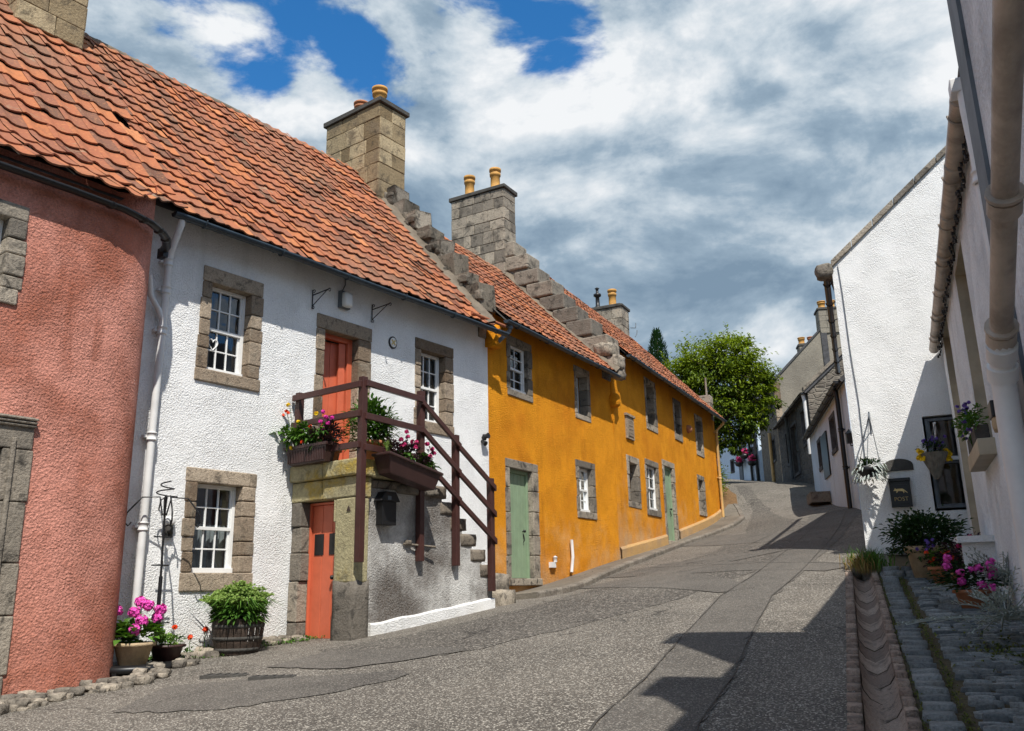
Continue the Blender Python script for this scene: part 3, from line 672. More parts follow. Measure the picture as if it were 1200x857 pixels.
def crow_steps(mb, u0, u1, steps, dep=.5, j=.13):
    for (b, z, rb, rz) in steps:
        mb.box((u0 - U(0, .03), b - rb * U(.95, 1.1), z - rz * 1.1), (u1 + U(0, .03), b + rb + .34, z + rz * U(.95, 1.05)), U(0, 1), 0, j * .2)
def ashlar_stack(mb, u0, u1, b0, b1, z0, z1, n=6, jt=.012, ns=2):
    """chimney shaft laid in courses of separate stones"""
    mb.box((u0 + .02, b0 + .02, z0), (u1 - .02, b1 - .02, z1 - .01), .15)
    z = z0
    for k in range(n):
        h = (z1 - z0) / n * U(.8, 1.2) if k < n - 1 else z1 - z; zt = min(z + h, z1)
        for (lo, hi, ax) in ((u0, u1, 0), (b0, b1, 1)):
            m_ = max(1, int((hi - lo) / U(.24, .42))); cuts = [lo] + sorted(lo + (hi - lo) * (q + U(-.25, .25)) / m_ for q in range(1, m_)) + [hi]
            for a, c in zip(cuts, cuts[1:]):
                for side in (0, 1):
                    p = U(-jt, jt) * .6
                    if ax == 0: f = b0 if side == 0 else b1; mb.box((a + .005, f - (.012 + p if side == 0 else -.0) , z + .005), (c - .005, f + (.03 if side == 0 else .012 + p), zt - .005), U(0, 1), 0, .004) if side == 0 else mb.box((a + .005, f - .03, z + .005), (c - .005, f + .012 + p, zt - .005), U(0, 1), 0, .004)
                    else: f = u0 if side == 0 else u1; (mb.box((f - .012 - p, a + .005, z + .005), (f + .03, c - .005, zt - .005), U(0, 1), 0, .004) if side == 0 else mb.box((f - .03, a + .005, z + .005), (f + .012 + p, c - .005, zt - .005), U(0, 1), 0, .004))
        z = zt
        if z >= z1: break
POT = [(.115, 0), (.12, .05), (.10, .08), (.098, .30), (.115, .31), (.118, .36), (.10, .37), (.10, .40), (.125, .41), (.125, .46), (.09, .47), (.085, .3)]
def chimney(T, fr, u0, u1, b0, b1, z0, z1, pots, n=6, mat='stone_chim', cap=.1, ov=.06):
    mb = MB(fr); ashlar_stack(mb, u0, u1, b0, b1, z0, z1, n); c = mb.build('chimney', M[mat], T, bevel=.01)
    k = MB(fr); k.box((u0 - ov, b0 - ov, z1), (u1 + ov, b1 + ov, z1 + cap), .5, 0, .012); k.box((u0 + .05, b0 + .05, z1 + cap), (u1 - .05, b1 - .05, z1 + cap + .06), .3, 0, .01); k.build('cap', M['slab'], c, bevel=.015)
    for (u, b, sc, h, m_) in pots: p = MB(fr); p.lathe((u, b, z1 + cap + .02), [(r * sc, z * h) for r, z in POT], 20); p.build('chimney_pot', M[m_], c)
    return c
def half_gutter(T, fr, u0, u1, b, z, r=.06, mat='gutter', sag=0, brk=True, slope=0):
    mb = MB(fr); n = 10; L = max(2, int((u1 - u0) / .6)); vs = []
    for i in range(L + 1):
        u = u0 + (u1 - u0) * i / L; zz = z + slope * (u - u0) + .006 * sin(u * 2.1)
        for k in range(n + 1): a = pi + pi * k / n; vs.append((u, b + r * cos(a), zz + r * sin(a)))
        for k in range(n, -1, -1): a = pi + pi * k / n; vs.append((u, b + (r - .006) * cos(a), zz + (r - .006) * sin(a)))
    m_ = 2 * (n + 1); mb.add(vs, [(i * m_ + k, i * m_ + (k + 1) % m_, (i + 1) * m_ + (k + 1) % m_, (i + 1) * m_ + k) for i in range(L) for k in range(m_)], .5, 0, True)
    for u in (u0, u1): mb.add([(u, b, z + slope * (u - u0))] + [(u, b + r * cos(pi + pi * k / n), z + slope * (u - u0) + r * sin(pi + pi * k / n)) for k in range(n + 1)], [(0, k + 1, k + 2) for k in range(n)])
    g = mb.build('gutter', M[mat], T)
    u = u0 + .4
    while u < u1:
        bk = MB(fr)
        zz = z + slope * (u - u0); bk.tube([(u, b - r - .006, zz + .01)] + [(u, b + (r + .008) * cos(pi + pi * k / 6), zz + (r + .008) * sin(pi + pi * k / 6)) for k in range(7)] + [(u, b + r + .12, zz + .03)], .009, 6); u += 1.15; bk.build('bracket', M[mat], g)
    return g
def downpipe(T, fr, pts, r=.035, mat='whitepipe', collars=()):
    mb = MB(fr); mb.tube(pts, r, 12)
    for (u, b, z) in collars: mb.lathe((u, b, z), [(r, -.05), (r + .014, -.045), (r + .014, -.03), (r + .008, -.028), (r + .008, .028), (r + .014, .03), (r + .014, .045), (r, .05)], 14); mb.box((u - r - .04, b + r * .4, z - .014), (u + r + .04, b + r + .03, z + .014))
    return mb.build('downpipe', M[mat], T)
def simple_window(T, fr, o, i, dep=.16, cols=2, mat='wpaint', st='stone_dark', rows=(2, 2), curtain=False, nj=3, lab=None):
    s = MB(fr); surround(s, o, i, nj=nj); s.build('window_surround', M[st], T, bevel=.012); return sash(T, fr, *i, dep=dep, cols=cols, rows=rows, mat=mat, curtain=curtain, lab=lab)
def hole(o, e=.012): return (o[0] + e, o[1] - e, o[2] + e, o[3] - e)

# ------------------------------------------------------------------ pink house
EZ, EB, TAN = 5.99, -.375, math.tan(radians(50))
def surf_main(u, s):
    L = 5.27; sag = -.05 * sin(pi * min(1, s / L)) + .018 * noise.noise(Vector((u * .6, s * .5, 3)))
    return EB + s * cos(radians(50)), EZ + s * sin(radians(50)) + sag + .03 * noise.noise(Vector((u * .35, 0, 9)))
def surf_pink(u, s):
    k = min(1, max(0, (u - 4.15) / .9)); k = k * k * (3 - 2 * k); e = Vector((-1.06, 5.565)).lerp(Vector((-.5, 5.90)), k); J = Vector((-.12, 6.08 + .18 * TAN)) ; l = (J - e).length
    l0 = .95
    if s < l0: q = e.lerp(J, s / l0); return q.x, q.y + .06 - .02 * sin(pi * s / l0)
    q = s - l0; return J.x + q * cos(radians(50)), J.y + q * sin(radians(50)) + .06 + .02 * noise.noise(Vector((u * .6, s * .5, 3)))
T = thing('house', FW_.w(2.5, -.4, .7), 'pink roughcast house with rounded corner and orange pantile roof at the left edge', 'house')
PB = -.87
_u, _z = FW_.at(31, 262, PB); _z2 = FW_.at(22, 345, PB)[1]; _zt = FW_.at(31, 243, PB)[1]
pw = (_u - 1.05, _u, _z2 - .12, _zt); pwi = (_u - .93, _u - .15, _z2 + .03, _zt - .15)
_u2, _zd = FW_.at(40, 490, PB); pdo = (_u2 - 1.3, _u2, .5, _zd); pdi = (_u2 - 1.08, _u2 - .24, .6, _zd - .3)
mb = MB(FW_); wall_front(mb, -3, 3.55, -.5, lambda u: 5.72, [hole(pw), hole(pdo)], b=PB)
crv = [(3.55, PB), (3.9, -.868), (4.15, -.85), (4.4, -.80), (4.58, -.71), (4.71, -.58), (4.80, -.42), (4.86, -.25), (4.89, -.1), (4.9, .1)]
vs = []
for (u, b) in crv:
    kk = min(1, max(0, (u - 4.15) / .9)); top = 5.72 + .42 * kk * kk * (3 - 2 * kk) + (.12 if b > -.5 else 0)
    for k in range(8): z = -.5 + (top + .5) * k / 7; vs.append((u, b, z))
mb.add(vs, [(i * 8 + k, (i + 1) * 8 + k, (i + 1) * 8 + k + 1, i * 8 + k + 1) for i in range(len(crv) - 1) for k in range(7)], .5, 0, True)
mb.add([(-3, PB, -.5), (-3, 6, -.5), (-3, 6, 6.1), (-3, 2.9, 9.9), (-3, PB, 5.7)], [(0, 1, 2, 3, 4)]); mb.add([(-3, 6, -.5), (4.6, 6, -.5), (4.6, 6, 6.1), (-3, 6, 6.1)], [(0, 1, 2, 3)])
mb.build('wall', M['pink'], T, recalc=False)
simple = MB(FW_); surround(simple, pw, pwi, nj=4, depth=.2); 
simple.v = [Vector(v) + (FW_.w(0, PB, 0) - FW_.w(0, 0, 0)) for v in simple.v]; simple.build('window_surround', M['stone_dark'], T, bevel=.015)
FP = Frame(FW_.w(0, PB, 0)[:2], 36.5)
sash(T, FP, *pwi, dep=.12)
s = MB(FP); surround(s, pdo, pdi, nj=5, sill=False); 
for k in range(3): s.box((pdo[0] - .02, -.05 - k * .012, pdo[3] - .10 + k * .03), (pdo[1] + .02, .05, pdo[3] - .075 + k * .03), .5)
s.box((pdi[1] + .06, -.045, pdo[2]), (pdi[1] + .10, .0, pdi[3] + .1), .4); s.build('door_surround', M['stone_dark'], T, bevel=.012)
plank_door(T, FP, *pdi, .12, 'bpaint')
pantiles('roof', {'fr': FW_, 'o': T}, surf_pink, -2.9, 5.14, 5.75, .275, .335, amp=.034, skip=((28, 7),))
mb = MB(FW_); mb.add([(-3, -1.0, 5.56), (4.1, -1.0, 5.56), (4.75, -.12, 6.2), (-3, -.12, 6.2)], [(0, 1, 2, 3)]); mb.add([(-3, -.12, 6.2), (5.1, -.12, 6.2), (5.1, 2.95, 9.86), (-3, 2.95, 9.86)], [(0, 1, 2, 3)])
mb.add([(-3, 6.2, 6.1), (5.1, 6.2, 6.1), (5.1, 2.95, 9.86), (-3, 2.95, 9.86)], [(0, 1, 2, 3)]); mb.build('roof_deck', M['slab'], T, recalc=False)
mb = MB(FW_); gut = [(-3, PB - .13), (3.6, PB - .13), (4.15, PB - .11), (4.5, -.88), (4.72, -.74), (4.88, -.58), (4.99, -.40), (5.03, -.28)]
gpts = []
for i in range(len(gut) - 1):
    for k in range(4): gpts.append(Vector(gut[i]).lerp(Vector(gut[i + 1]), k / 4))
gpts.append(Vector(gut[-1])); vs = []; n = 9
for i, p in enumerate(gpts):
    t = (gpts[min(i + 1, len(gpts) - 1)] - gpts[max(0, i - 1)]).normalized(); nn = Vector((-t.y, t.x))
    for k in range(n): a = pi + pi * k / (n - 1); vs.append((p.x + nn.x * .05 * cos(a), p.y + nn.y * .05 * cos(a), 5.50 + .05 * sin(a) + .0))
    for k in range(n - 1, -1, -1): a = pi + pi * k / (n - 1); vs.append((p.x + nn.x * .044 * cos(a), p.y + nn.y * .044 * cos(a), 5.50 + .044 * sin(a)))
m_ = 2 * n; mb.add(vs, [(i * m_ + k, i * m_ + (k + 1) % m_, (i + 1) * m_ + (k + 1) % m_, (i + 1) * m_ + k) for i in range(len(gpts) - 1) for k in range(m_)], .5, 0, True)
mb.box((5.0, -.33, 5.40), (5.06, -.2, 5.52)); 
for i in range(3, len(gpts) - 8, 4): p = gpts[i]; mb.lathe((p.x, p.y, 5.47), [(.0, -.03), (.05, -.015), (.054, .03)], 10)
mb.build('gutter', M['black'], T, recalc=False)
chimney(T, FW_, 4.05, 4.95, 2.2, 3.6, 9.2, 11.4, [(4.3, 2.9, 1, .9, 'pot_clay')])
mb = MB(FW_)
for i in range(26): u = -2.9 + i * .31; mb.tube([(u, 2.98, 9.93), (u + .32, 2.98, 9.93)], .1, 10, U(0, 1))
mb.build('ridge_tiles', M['tile'], T)

# ------------------------------------------------------------------ white cottage with the forestair
T = thing('house', FW_.w(8, 1, 1.0), 'white roughcast cottage with orange pantile roof and outside stair', 'house')
w1, w1i = (5.75, 6.64, 4.12, 5.6), (5.88, 6.47, 4.28, 5.40)
w2, w2i = (5.74, 6.69, 1.65, 3.07), (5.87, 6.5, 1.86, 2.90)
w3, w3i = (9.59, 10.49, 4.02, 5.53), (9.71, 10.29, 4.2, 5.35)
dr, dri = (7.58, 8.6, 3.2, 5.43), (7.72, 8.36, 3.22, 5.22)
mb = MB(FW_); wall_front(mb, 4.55, 11.44, -.3, 6.22, [hole(x) for x in (w1, w2, w3, dr)]); shell(mb, 4.55, 11.44, -.3, 6.22, 9.9, 6.2, 3.0)
mb.build('wall', M['white'], T, recalc=False)
for o, i, cur in ((w1, w1i, False), (w2, w2i, True), (w3, w3i, False)):
    s = MB(FW_); surround(s, o, i, nj=5); s.build('window_surround', M['stone'], T, bevel=.014); wn = sash(T, FW_, *i, dep=.12, curtain='half' if cur else True)
    if o is w1:
        h = MB(FW_); cu, cz = 6.045, 4.66; pts = []
        for k in range(25): t = 2 * pi * k / 24; pts.append((cu + .0042 * 16 * sin(t) ** 3, .15, cz + .0042 * 1.25 * (13 * cos(t) - 5 * cos(2 * t) - 2 * cos(3 * t) - cos(4 * t))))
        h.tube(pts, .009, 6, cap=False); h.build('heart_ornament', M['wpaint'], wn)
s = MB(FW_); surround(s, dr, dri, nj=6, sill=False); s.box((dr[0], -.03, 3.17), (dr[1], .2, 3.22)); s.build('door_surround', M['stone'], T, bevel=.014)
# upper door: red frame, one leaf ajar into a pale lobby
fm = MB(FW_); a, c, lo, hi = dri
for x0, x1, z0, z1 in ((a, a + .05, lo, hi), (c - .09, c, lo, hi), (a + .05, c - .09, hi - .07, hi)): fm.box((x0 + .001, .12, z0), (x1 - .001, .2, z1))
fr_ = fm.build('door_frame', M['rpaint'], T, bevel=.004)
def leaf_door(pivot, ang, w, planks, knob):
    mb = MB(FW_); ca, sa = cos(ang), sin(ang)
    for k in range(planks):
        x0, x1 = k * w / planks + .002, (k + 1) * w / planks - .002
        vs = [(pivot[0] + x * ca - y * sa, pivot[1] + x * sa + y * ca, z) for z in (lo + .01, hi - .08) for x, y in ((x0, 0), (x1, 0), (x1, .04), (x0, .04))]
        mb.add(vs, [(0, 3, 2, 1), (4, 5, 6, 7), (0, 1, 5, 4), (1, 2, 6, 5), (2, 3, 7, 6), (3, 0, 4, 7)])
    d = mb.build('door', M['rpaint'], T, bevel=.004)
    if knob: h = MB(FW_); x, y = .06, -.05; h.lathe((pivot[0] + x * ca - y * sa, pivot[1] + x * sa + y * ca, lo + .75), [(0, -.03), (.026, -.02), (.032, 0), (.026, .02), (0, .03)], 12); h.build('handle', M['black'], d)
leaf_door((7.90, .26), radians(-8), .28, 2, True); leaf_door((c - .1, .19), radians(172), .115, 1, False)
mb = MB(FW_)
for a_, b_ in (((7.45, .46, 3.0), (7.5, 1.5, 5.5)), ((8.5, .46, 3.0), (8.55, 1.5, 5.5)), ((7.45, 1.5, 3.0), (8.55, 1.55, 5.5)), ((7.45, .46, 5.3), (8.55, 1.5, 5.35)), ((7.45, .0, 3.1), (8.55, 1.5, 3.19))): mb.box(a_, b_)
mb.build('lobby', M['inner'], T)
pantiles('roof', {'fr': FW_, 'o': T}, surf_main, 5.10, 11.12, 5.27, .215, .262, amp=.024)
mb = MB(FW_); mb.add([(4.6, -.36, 5.97), (11.3, -.36, 5.97), (11.3, 2.98, 9.9), (4.6, 2.98, 9.9)], [(0, 1, 2, 3)]); mb.add([(4.6, 6.3, 6.1), (11.3, 6.3, 6.1), (11.3, 2.98, 9.9), (4.6, 2.98, 9.9)], [(0, 1, 2, 3)]); mb.build('roof_deck', M['slab'], T, recalc=False)
mb = MB(FW_)
for i in range(17): u = 5.15 + i * .345; mb.tube([(u, 3.0, 9.93 + .015 * sin(i)), (u + .35, 3.0, 9.93 + .015 * sin(i + 1))], .085, 10, U(0, .5))
mb.build('ridge_tiles', M['cement'], T)
half_gutter(T, FW_, 5.05, 11.5, -.40, 5.95, .058, 'gutter')
mb = MB(FW_); mb.tube([(10.6, -.34, 6.12), (11.52, -.34, 6.10)], .03, 8); mb.build('eave_fillet', M['tile'], T)
# gable, crow-steps, cement fillet
mb = MB(FW_); mb.prism([(-.02, 5.9), (-.08, 6.36), (3.0, 10.02), (6.2, 6.3), (6.2, 5.9)], 11.18, 11.5, 'u', .4); g = mb.build('gable', M['stone_dark'], T)
mb = MB(FW_); st_ = []
for i in range(8): b = .05 + i * .31 + U(-.03, .03); st_.append((b, 6.52 + b * TAN + U(.02, .12), U(.13, .19), U(.17, .23)))
crow_steps(mb, 11.14, 11.54, st_, j=.3)
for (b, z, rb, rz) in st_:
    for q in range(3): mb.rock((U(11.12, 11.2), b + U(-.14, .1), z + U(-.2, .02)), (U(.06, .11), U(.07, .13), U(.06, .11)), U(0, .8), 3, .14, 0, .4); mb.build('crow_steps', M['stone_dark'], T, bevel=.035)
mb = MB(FW_); vs = []
for k in range(26):
    s_ = 5.1 * k / 25; b, z = surf_main(11.1, s_); wv = .02 * sin(k * 1.7)
    vs += [(10.94 + wv, b - .02, z + .03), (11.13 + wv, b - .06, z + .10), (11.22, b + .02, z + .08)]
mb.add(vs, [(i * 3 + j, (i + 1) * 3 + j, (i + 1) * 3 + j + 1, i * 3 + j + 1) for i in range(25) for j in range(2)], .5, 0, True); mb.build('cement_fillet', M['cement'], T)
chimney(T, FW_, 10.88, 11.62, 2.25, 3.85, 8.9, 11.25, [(11.25, 2.65, 1.35, 1.15, 'pot_clay'), (11.25, 3.2, 1.35, .85, 'pot_red')], n=7)
downpipe(T, FW_, [(5.17, -.37, 5.96), (5.17, -.37, 5.85), (5.22, -.12, 5.6), (5.22, -.08, 5.45), (5.2, -.08, 3.3), (5.18, -.09, 1.25)], .042, 'whitepipe', [(5.215, -.08, 5.1), (5.21, -.08, 4.6), (5.2, -.08, 3.35), (5.19, -.08, 2.35), (5.215, -.08, 5.45)])
downpipe(T, FW_, [(4.95, -.16, 5.2), (5.02, -.1, 4.98), (5.14, -.08, 4.85), (5.21, -.08, 4.72)], .034, 'whitepipe')

# ------------------------------------------------------------------ forestair
T = thing('forestair', FW_.w(8.5, -.6, 1.1), 'stone outside stair with whitewashed blackened side wall and lichened landing on the white cottage', 'stair')
mb = MB(FW_)
for (u0, u1, b0, b1) in ((7.2, 7.5, -1.27, -.66), (7.2, 7.5, -.655, -.01), (7.505, 8.1, -1.24, -.01), (8.105, 8.76, -1.22, -.01)): mb.box((u0, b0, 3.0), (u1, b1, 3.2 + U(-.012, .012)), U(0, 1), 0, .008)
mb.build('landing', M['stone_pale'], T, bevel=.02)
mb = MB(FW_); mb.box((7.26, -1.22, 2.74), (7.52, -.6, 2.995), .3, 0, .006); mb.box((7.262, -.597, 2.745), (7.52, -.01, 2.995), .8, 0, .006); mb.build('lintel', M['stone_pale'], T, bevel=.015)
mb = MB(FW_); mb.box((7.27, -1.21, 1.72), (7.5, -.84, 2.735), .6, 0, .006); mb.box((7.275, -.84, 2.45), (7.5, -.80, 2.735), .6); mb.build('pillar', M['stone_pale'], T, bevel=.02)
mb = MB(FW_); mb.rock((7.385, -1.03, 1.25), (.13, .185, .5), .0, 5, .05, 0, .10); mb.build('pillar_base', M['stone_dark'], T)
mb = MB(FW_)
for k, (z0, z1) in enumerate(((.85, 1.25), (1.26, 1.75), (1.76, 2.1), (2.11, 2.42), (2.43, 2.74))): mb.box((7.27 + U(-.01, .01), -.2 + U(-.02, .02), z0), (7.5, -.012, z1), U(0, 1), 0, .006)
mb.build('jamb', M['stone_dark'], T, bevel=.015)
nst = 6; sw = [(7.5, .7)]; prof = [(7.52, .6), (7.52, 2.99), (8.76, 2.99)]
for k in range(nst): u = 8.76 + k * .215; z = 2.86 - k * .21; prof += [(u, z), (u + .215, z)]
prof += [(10.08, 1.55), (10.08, .6)]
mb = MB(FW_); mb.prism(prof, -1.1, -.85, 'b'); mb.add([(7.53, -.85, .6), (7.53, 0, .6), (7.53, 0, 2.99), (7.53, -.85, 2.99)], [(0, 1, 2, 3)]); mb.build('side_wall', M['stairwall'], T)
mb = MB(FW_); vs = []
for k in range(25):
    u = 7.62 + k * .1025; g0 = gz(*FW_.w(u, -1.2, 0)[:2]); h_ = .15 + .02 * noise.noise(Vector((u * 3, 0, 0))); vs += [(u, -1.15, g0 - .3), (u, -1.15, g0 + h_), (u, -1.135, g0 + h_ + .015), (u, -1.09, g0 + h_ + .02)]
mb.add(vs, [(i * 4 + j, (i + 1) * 4 + j, (i + 1) * 4 + j + 1, i * 4 + j + 1) for i in range(24) for j in range(3)] + [(0, 1, 2, 3), (99, 98, 97, 96)]); mb.build('plinth', M['white'], T, recalc=False)
for k in range(nst):
    u = 8.76 + k * .215; z = 2.86 - k * .21; mb = MB(FW_); mb.rock((u + .13, -.56, z + .06), (.165, .56, .085), U(0, 1), 4, .018, 0, .05); mb.build('step', M['stone_step'], T)
mb = MB(FW_); mb.rock((8.45, -1.12, 2.9), (.4, .06, .06), .2, 4, .08); mb.rock((7.9, -1.1, 2.93), (.35, .05, .05), .3, 4, .08); mb.build('rough_beam', M['stone_dark'], T)
FE = Frame(FW_.w(7.27, 0, 0)[:2], 126.5)
plank_door(T, FE, .2, .835, 1.05, 2.73, .16, 'rpaint', planks=3, frame=.03, lites=True, hs=.78)
mb = MB(FW_); u, z = FW_.at(410, 596, -1.12)
q = FE.at(409, 596)
mb = MB(FE); mb.prism([(q[0] - .035, q[1] - .03), (q[0] + .035, q[1] - .03), (q[0], q[1] + .035)], -.012, -.002, 'b'); mb.build('triangle_mark', M['wood_dark'], T)
mb = MB(FW_); mb.box((7.5, -.86, .8), (7.53, 0, 2.99)); mb.build('recess_back', M['stairwall'], T)

T = thing('handrail', FW_.w(8.6, -1.2, 1.6), 'brown painted timber handrail around the outside stair of the white cottage', 'handrail')
def post(u, b, z0, z1, s=.042): mb = MB(FW_); mb.box((u - s, b - s, z0), (u + s, b + s, z1)); mb.build('post', M['bpaint'], T, bevel=.004)
PS = [(7.26, -.09, 3.15, 4.2), (7.25, -1.31, 1.95, 4.22), (8.47, -1.16, 1.98, 4.27), (9.2, -1.16, 1.93, 3.75), (9.98, -1.17, 1.58, 3.2)]
for p in PS: post(*p)
def rail(p, q, h=.04, t=.022):
    p = FW_.w(*p); q = FW_.w(*q); d = (q - p).normalized(); sd = Vector((d.y, -d.x, 0)).normalized() * t; up = Vector((0, 0, h)); mb = MB()
    mb.add([p - sd - up, p + sd - up, p + sd + up, p - sd + up, q - sd - up, q + sd - up, q + sd + up, q - sd + up], [(0, 1, 2, 3), (7, 6, 5, 4), (0, 4, 5, 1), (1, 5, 6, 2), (2, 6, 7, 3), (3, 7, 4, 0)]); mb.build('rail', M['bpaint'], T, bevel=.004)
for z in (4.12, 3.75, 3.36): rail((7.19, -.04, z), (7.19, -1.33, z))
for z in (4.14, 3.72, 3.33): rail((7.25, -1.36, z), (8.47, -1.215, z))
for z in (4.08, 3.70, 3.31): rail((8.43, -1.225, z + .03), (9.24, -1.225, z - .50)); rail((9.2, -1.228, z - .50), (10.03, -1.23, z - 1.03))
mb = MB(FW_); mb.tube([(8.2, -1.12, 2.2), (8.72, -1.21, 2.17)], .014, 6); mb.rock((8.28, -1.13, 2.22), (.05, .03, .03)); mb.build('clamp', M['stone_step'], T)

# ------------------------------------------------------------------ ochre cottage
T = thing('house', O1.w(2.7, 1, 1.6), 'ochre cottage with sage green door beside the white cottage', 'house')
wl = [((.68, 1.6, 5.03, 6.18), (.78, 1.44, 5.15, 6.03), .07, 2), ((3.48, 4.22, 5.05, 6.2), (3.58, 4.08, 5.16, 6.05), .2, 2), ((3.4, 4.3, 2.98, 4.17), (3.51, 4.13, 3.12, 4.03), .09, 2)]
do, di = (.55, 1.72, 1.75, 3.86), (.68, 1.5, 1.78, 3.7)
mb = MB(O1); wall_front(mb, 0, 5.42, .5, 6.45, [hole(x[0]) for x in wl] + [hole(do)]); shell(mb, 0, 5.42, .5, 6.3, 9.3, 5.6, 2.7); mb.build('wall', M['orange'], T, recalc=False)
for o, i, dp, cc in wl: simple_window(T, O1, o, i, dep=dp, cols=cc)
s = MB(O1); surround(s, do, di, nj=5, sill=False); s.box((do[0], -.06, 1.66), (do[1], .2, 1.78), .8); s.build('door_surround', M['stone_dark'], T, bevel=.014)
plank_door(T, O1, *di, .1, 'gpaint', planks=5, hs=.82)
def surf_o1(u, s): return -.375 + s * cos(radians(46)), 6.24 + s * sin(radians(46)) - .04 * sin(pi * min(1, s / 5.1)) + .02 * noise.noise(Vector((u * .5, s * .4, 13)))
pantiles('roof', {'fr': O1, 'o': T}, surf_o1, .1, 4.92, 4.43, .22, .27, amp=.024)
mb = MB(O1); mb.add([(0, -.36, 6.22), (5.0, -.36, 6.22), (5.0, 2.7, 9.40), (0, 2.7, 9.40)], [(0, 1, 2, 3)]); mb.add([(0, 5.7, 6.3), (5.0, 5.7, 6.3), (5.0, 2.7, 9.40), (0, 2.7, 9.40)], [(0, 1, 2, 3)]); mb.build('roof_deck', M['slab'], T, recalc=False)
half_gutter(T, O1, .0, 4.95, -.40, 6.20, .058, 'gutter')
downpipe(T, O1, [(.2, -.37, 6.2), (.2, -.34, 6.05), (.05, -.2, 5.85), (.02, -.1, 5.8)], .04, 'lead', [(.2, -.36, 6.14)])
mb = MB(O1); mb.rock((.06, -.08, 5.95), (.13, .14, .2), .5, 3, .05, 0, .1); mb.build('skewputt', M['orange'], T)
mb = MB(O1); mb.tube([(2.92, -.05, 1.9), (2.98, -.06, 2.2), (2.95, -.06, 2.52)], .032, 10); mb.build('vent_pipe', M['whitepipe'], T)
mb = MB(O1); mb.box((2.08, -.06, 1.98), (2.26, .0, 2.08)); mb.lathe((2.25, -.05, 2.08), [(.035, 0), (.035, .08), (.05, .09), (0, .12)], 10); mb.build('air_vent', M['whitepipe'], T)

# ------------------------------------------------------------------ long ochre house
T = thing('house', O2.w(5, 1, 2.6), 'long ochre house with crow-stepped gable further up the street', 'house')
mb = MB(O2)
wl = [((.78, 1.66, 3.4, 4.62), (.90, 1.50, 3.54, 4.46), .3, 2), ((2.15, 3.22, 3.3, 4.7), (2.26, 3.05, 3.45, 4.55), .05, 2), ((7.15, 7.95, 3.62, 4.84), (7.27, 7.8, 3.75, 4.7), .25, 1),
      ((2.5, 3.4, 5.5, 6.88), (2.6, 3.2, 5.66, 6.74), .3, 2), ((5.05, 5.8, 5.6, 6.8), (5.15, 5.65, 5.78, 6.66), .3, 2), ((7.35, 8.2, 5.45, 6.74), (7.45, 8.05, 5.6, 6.6), .3, 2)]
do, di = (3.62, 4.72, 2.7, 4.86), (3.75, 4.5, 2.74, 4.7)
wall_front(mb, -.02, 9.9, 1.2, 7.1, [hole(x[0]) for x in wl] + [hole(do)]); shell(mb, -.02, 9.9, 1.2, 6.95, 9.95, 5.5, 2.6)
w_ = mb.build('wall', M['orange'], T, recalc=False)
for o, i, dp, cc in wl: simple_window(T, O2, o, i, dep=dp, cols=cc)
s = MB(O2); surround(s, do, di, nj=5, sill=False); s.box((do[0], -.1, 2.6), (do[1], .2, 2.74), .8); s.build('door_surround', M['stone_dark'], T, bevel=.014)
plank_door(T, O2, *di, .06, 'gpaint', planks=5)
mb = MB(O2); vs = []
for (ua, ub) in ((.0, 3.6), (4.74, 9.9)):
    n = 14; vs = []
    for k in range(n + 1):
        u = ua + (ub - ua) * k / n; g0 = gz(*O2.w(u, -.2, 0)[:2]) + .1
        vs += [(u, -.05, g0 - .4), (u, -.05, g0 + .2), (u, -.02, g0 + .25), (u, .02, g0 + .25)]
    mb.add(vs, [(i * 4 + j, (i + 1) * 4 + j, (i + 1) * 4 + j + 1, i * 4 + j + 1) for i in range(n) for j in range(3)])
mb.build('plinth', M['ochre_base'], T, recalc=False)
def surf_o2(u, s): return -.375 + s * cos(radians(47)), 6.89 + s * sin(radians(47)) + .02 * noise.noise(Vector((u * .5, s * .4, 23)))
pantiles('roof', {'fr': O2, 'o': T}, surf_o2, .1, 9.7, 4.37, .225, .27, amp=.024)
mb = MB(O2); mb.add([(0, -.36, 6.87), (9.85, -.36, 6.87), (9.85, 2.6, 10.02), (0, 2.6, 10.02)], [(0, 1, 2, 3)]); mb.add([(0, 5.5, 6.94), (9.85, 5.5, 6.94), (9.85, 2.6, 10.02), (0, 2.6, 10.02)], [(0, 1, 2, 3)]); mb.build('roof_deck', M['slab'], T, recalc=False)
half_gutter(T, O2, .15, 9.8, -.40, 6.85, .058, 'gutter')
downpipe(T, O2, [(9.72, -.37, 6.86), (9.72, -.34, 6.76), (9.75, -.09, 6.55), (9.75, -.09, 3.7)], .045, 'ochrepaint', [(9.75, -.09, 6.5), (9.75, -.09, 5.0)])
mb = MB(O1); mb.prism([(-.02, 6.2), (-.1, 6.92), (2.6, 10.17), (5.9, 6.6), (5.9, 6.2)], 4.93, 5.44, 'u', .5); mb.build('gable', M['rubble'], T)
mb = MB(O1); st_ = []
for i in range(8): b = .0 + i * .335; st_.append((b + U(-.03, .03), 7.05 + b * TAN + U(-.03, .03), U(.15, .19), U(.175, .195)))
crow_steps(mb, 4.88, 5.5, st_, j=.08); mb.build('crow_steps', M['stone_dark'], T, bevel=.035)
mb = MB(O1); 
for c_, r_ in (((5.15, -.22, 6.55), (.24, .2, .17)), ((5.1, -.08, 6.85), (.26, .22, .16)), ((5.2, -.3, 6.3), (.2, .1, .12))): mb.rock(c_, r_, U(0, 1), 4, .1, 0, .25)
mb.build('skewputt', M['stone_dark'], T)
